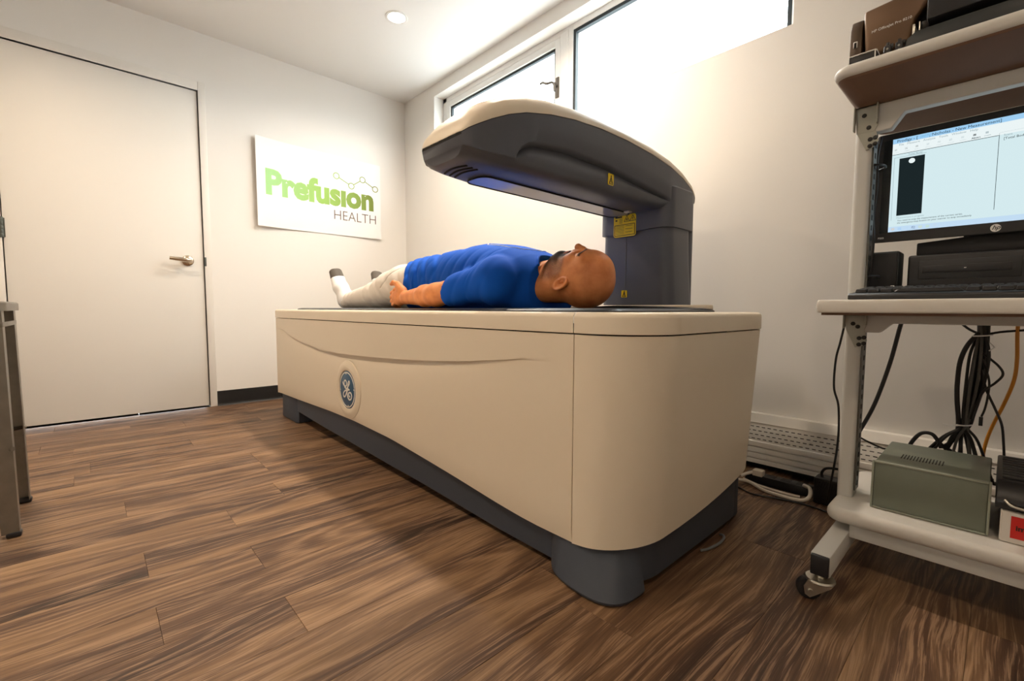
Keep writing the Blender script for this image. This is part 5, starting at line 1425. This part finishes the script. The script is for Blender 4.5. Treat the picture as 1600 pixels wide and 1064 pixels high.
# bundle tied below the worktop
random.seed(11)
core = [(3.540, -0.30, 0.648), (3.541, -0.30, 0.60), (3.538, -0.30, 0.54), (3.531, -0.30, 0.46), (3.523, -0.30, 0.38), (3.519, -0.30, 0.34)]
bundle = thing('cable_bundle', 'bundle of black cables tied with white ties under the worktop', 'cables', (3.54, -0.30, 0.18))
for i in range(11):
    a = i * 2.4; rr_ = 0.004 + 0.009 * (i % 3) / 2
    pts = []
    for j, p in enumerate(core):
        k_ = [1.1, 0.9, 1.6 + 0.5 * math.sin(i), 1.7, 1.1, 0.8][j]
        pts.append((p[0] + rr_ * math.cos(a + j * 0.35) * k_, p[1] + rr_ * math.sin(a + j * 0.35) * k_, p[2]))
    e = pts[-1]; sp = (i - 5) * 0.009
    pts += [(e[0] - 0.008 + sp * 0.7, e[1] + 0.01, 0.30), (e[0] - 0.012 + sp * 1.5, e[1] + 0.02 + 0.004 * (i % 4), 0.235 - 0.004 * i), (e[0] - 0.012 + sp * 1.7, e[1] + 0.03 + 0.004 * (i % 4), 0.19)]
    MB().tube(spline(pts, 6), 0.0034 + 0.0012 * (i % 3 == 0), 8).build('cable', CABLE if i not in (4, 7) else principled('grey_cable', (0.09, 0.09, 0.085), 0.5, var=0.05), bundle)
MB().tube(spline([(3.536, -0.305, 0.60), (3.515, -0.305, 0.565), (3.503, -0.305, 0.52), (3.500, -0.30, 0.46), (3.502, -0.30, 0.41), (3.508, -0.30, 0.345), (3.503, -0.29, 0.305), (3.485, -0.28, 0.275), (3.470, -0.28, 0.268)], 6), 0.0055, 8).build('cable', CABLE, bundle)
MB().tube(spline([(3.405, -0.285, 0.24), (3.412, -0.29, 0.27), (3.432, -0.295, 0.302), (3.455, -0.295, 0.305), (3.470, -0.29, 0.285), (3.482, -0.285, 0.270), (3.505, -0.28, 0.258)], 6), 0.0052, 8).build('cable', CABLE, bundle)
for (cx_, cz_, rx_) in ((3.541, 0.592, 0.0185), (3.519, 0.345, 0.0145)):
    MB().tube([(cx_ + rx_ * math.cos(t), -0.30 + rx_ * math.sin(t), cz_ + 0.002 * math.cos(t)) for t in np.linspace(0, 2 * math.pi, 25)], 0.0020, 6).build('zip_tie', WHITE, bundle)
MB().tube([(3.512, -0.315, 0.344), (3.50, -0.32, 0.342), (3.478, -0.32, 0.3425)], 0.0016, 6).build('zip_tie_tail', WHITE, bundle)
MB().tube([(3.556, -0.315, 0.574), (3.566, -0.32, 0.563), (3.556, -0.322, 0.553)], 0.0016, 6).build('zip_tie_tail', WHITE, bundle)
cable('thin_cable', [(3.480, -0.29, 0.645), (3.498, -0.295, 0.625), (3.52, -0.30, 0.605), (3.545, -0.30, 0.596), (3.58, -0.30, 0.604), (3.64, -0.30, 0.612)], 0.0030, 'thin black cable crossing behind the top tie of the bundle')
cable('thin_cable', [(3.546, -0.315, 0.545), (3.575, -0.32, 0.515), (3.584, -0.32, 0.493), (3.572, -0.32, 0.470), (3.552, -0.32, 0.445), (3.540, -0.315, 0.405), (3.532, -0.31, 0.365)], 0.0028, 'thin black cable looping out right of the bundle')
cable('thin_cable', [(3.545, -0.31, 0.50), (3.556, -0.31, 0.45), (3.575, -0.31, 0.40), (3.589, -0.31, 0.36), (3.595, -0.305, 0.31), (3.598, -0.30, 0.27)], 0.0028, 'thin black cable falling straight beside the orange one')
uc = thing('usb_cable', 'short black cable ending in a hanging usb plug beside the bundle', 'cable', (3.553, -0.31, 0.36))
MB().tube(spline([(3.545, -0.31, 0.53), (3.560, -0.312, 0.475), (3.560, -0.312, 0.43), (3.556, -0.31, 0.395), (3.551, -0.31, 0.375)], 6), 0.0024, 8).build('cord', CABLE, uc)
MB().box(3.5465, 3.5545, -0.313, -0.307, 0.350, 0.374, 0.001).build('plug', BLACK, uc)
ORG = principled('orange_cable', (0.62, 0.24, 0.02), 0.45, var=0.04)
cable('ethernet_cable', [(3.604, -0.30, 0.648), (3.604, -0.30, 0.60), (3.607, -0.30, 0.53), (3.604, -0.30, 0.475), (3.590, -0.28, 0.41), (3.573, -0.25, 0.345), (3.562, -0.235, 0.29), (3.556, -0.225, 0.22)], 0.0040, 'orange network cable hanging behind the lower shelf', mat=ORG)
cable('rail_cable', [(3.340, -0.548, 1.10), (3.334, -0.548, 1.05), (3.336, -0.546, 0.98), (3.332, -0.548, 0.90), (3.335, -0.546, 0.84), (3.331, -0.549, 0.74), (3.316, -0.553, 0.70), (3.314, -0.553, 0.6885)], 0.0045, 'black cable tied along the cart\'s left rail beside the monitor')
for z in (1.02, 0.745):
    o = MB().tube([(3.330 + 0.026 * math.cos(t), -0.57 + 0.034 * math.sin(t), z) for t in np.linspace(0, 2 * math.pi, 21)], 0.0028, 6).build('cable_tie', BLACK, ct)

# ------------------------------------------------------------------ floor by the heater: power brick, strip, white leads
bk = thing('power_brick', 'black power adapter block standing on the floor behind the cart', 'adapter', (3.20, -0.235, 0))
MB().box(3.165, 3.245, -0.262, -0.205, 0.0006, 0.090, 0.005).build('brick_case', BLACK, bk)
for i in range(5): MB().box(3.172, 3.238, -0.2645, -0.261, 0.060 + i * 0.0048, 0.0622 + i * 0.0048).build('fin', BLACKM, bk)
MB().tube(spline([(3.185, -0.24, 0.088), (3.183, -0.24, 0.105), (3.195, -0.24, 0.122), (3.225, -0.24, 0.128), (3.262, -0.245, 0.128)], 6), 0.0042, 8).build('lead', CABLE, bk)
MB().box(3.258, 3.290, -0.252, -0.238, 0.121, 0.135, 0.003).build('plug', BLACK, bk)
st = thing('power_strip', 'black power strip on the floor below the heater', 'power strip', (3.05, -0.20, 0))
MB().box(2.93, 3.15, -0.225, -0.178, 0.0006, 0.034, 0.004).build('strip_body', BLACK, st)
for i in range(4): MB().box(2.95 + i * 0.05, 2.982 + i * 0.05, -0.218, -0.186, 0.033, 0.0352, 0.001).build('outlet', BLACKM, st)
WCB = principled('white_cable', (0.70, 0.62, 0.52), 0.45, var=0.03)
cable('white_lead', [(2.90, -0.27, 0.012), (2.96, -0.262, 0.014), (3.02, -0.290, 0.0075), (3.09, -0.300, 0.0075), (3.138, -0.290, 0.0075), (3.157, -0.272, 0.02), (3.152, -0.248, 0.040), (3.13, -0.236, 0.044)], 0.0062, 'white lead lying on the floor in front of the power strip', mat=WCB)
cable('white_lead', [(2.93, -0.238, 0.012), (2.99, -0.252, 0.0065), (3.06, -0.262, 0.0058), (3.10, -0.262, 0.0058), (3.125, -0.258, 0.0058)], 0.0050, 'second white lead just behind, against the power strip', mat=WCB)
pg = thing('white_plug', 'white plug at the left end of the power strip', 'plug', (2.99, -0.235, 0.036))
MB().box(2.962, 2.998, -0.246, -0.212, 0.0362, 0.058, 0.004).build('plug_body', WCB, pg); MB().tube([(2.965, -0.24, 0.048), (2.945, -0.252, 0.040), (2.93, -0.262, 0.030)], 0.006, 8).build('strain_relief', WCB, pg)
cable('floor_cable', [(2.93, -0.31, 0.0035), (3.00, -0.345, 0.0035), (3.07, -0.325, 0.0035), (3.16, -0.31, 0.0035), (3.25, -0.33, 0.0035)], 0.0028, 'thin black cable trailing across the floor before the power brick')
cable('grey_lead', [(3.050, -0.86, 0.004), (3.062, -0.84, 0.006), (3.074, -0.80, 0.012), (3.074, -0.77, 0.016), (3.062, -0.745, 0.012), (3.050, -0.735, 0.006)], 0.0035, 'grey lead looping out from under the scanner\'s end', mat=principled('grey_lead', (0.16, 0.17, 0.18), 0.5, var=0.04))

# ------------------------------------------------------------------ metal stool at the left edge
so_ = thing('metal_stool', 'galvanised metal stool with splayed legs at the left edge', 'stool', (1.49, -2.43, 0))
SCX, SCY, SH = 1.515, -2.398, 0.674
seat = MB(); rr_ = []
for z, h_, rc in ((SH - 0.026, 0.174, 0.03), (SH - 0.004, 0.174, 0.03), (SH, 0.171, 0.032), (SH + 0.001, 0.164, 0.032), (SH - 0.003, 0.135, 0.05), (SH - 0.003, 0.02, 0.015)):
    rr_.append([(x, y, z) for x, y in rrect(SCX - h_, SCX + h_, SCY - h_, SCY + h_, rc, 5)])
seat.loft(rr_).build('seat', GALV, so_)
top_h, bot_h = 0.164, 0.170
def lp3(sx, sy, t): # t 0 top .. 1 floor
    h_ = top_h + (bot_h - top_h) * t
    return Vector((SCX + sx * h_, SCY + sy * h_, (SH - 0.02) * (1 - t) + 0.012 * t))
for sx in (-1, 1):
    for sy in (-1, 1):
        mb = MB(); rings = []
        for t in np.linspace(0, 1, 9):
            p = lp3(sx, sy, t); w_ = 0.050 - 0.014 * t; th = 0.0018
            # folded channel: two flanges meeting at the outer corner
            rings.append([p, p + Vector((-sx * w_, 0, 0)), p + Vector((-sx * w_, -sy * th, 0)), p + Vector((-sx * th * 3, -sy * th * 3, 0)), p + Vector((-sx * th, -sy * w_, 0)), p + Vector((0, -sy * w_, 0))])
        mb.loft(rings); lg_ = mb.build('leg', GALV, so_)
        e = lp3(sx, sy, 1)
        MB().box(e.x - 0.016 - sx * 0.012, e.x + 0.016 - sx * 0.012, e.y - 0.016 - sy * 0.012, e.y + 0.016 - sy * 0.012, 0.0005, 0.016, 0.005).build('foot_cap', BLACK, lg_)
for (a, b) in (((-1, -1), (-1, 1)), ((-1, 1), (1, 1)), ((1, 1), (1, -1)), ((1, -1), (-1, -1))):
    p, q_ = lp3(*a, 0.07), lp3(*b, 0.07)
    mid = (p + q_) / 2; d_ = (q_ - p)
    w = Vector((abs(d_.x) / 2 + 0.001, abs(d_.y) / 2 + 0.001, 0.006))
    MB().box(mid.x - max(w.x, 0.002) + 0.001, mid.x + max(w.x, 0.002) - 0.001, mid.y - max(w.y, 0.002) + 0.001, mid.y + max(w.y, 0.002) - 0.001, mid.z - 0.007, mid.z + 0.007, 0.001).build('rail', GALV, so_)
for (a, b) in (((-1, -1), (1, 1)), ((-1, 1), (1, -1))):
    p, q_ = lp3(*a, 0.62), lp3(*b, 0.62)
    MB().tube([p - Vector((0, 0, 0.0)), (p + q_) / 2 + Vector((0, 0, 0.006 * (1 if a[1] > 0 else -1))), q_], 0.0065, 10).build('cross_brace', GALV, so_)
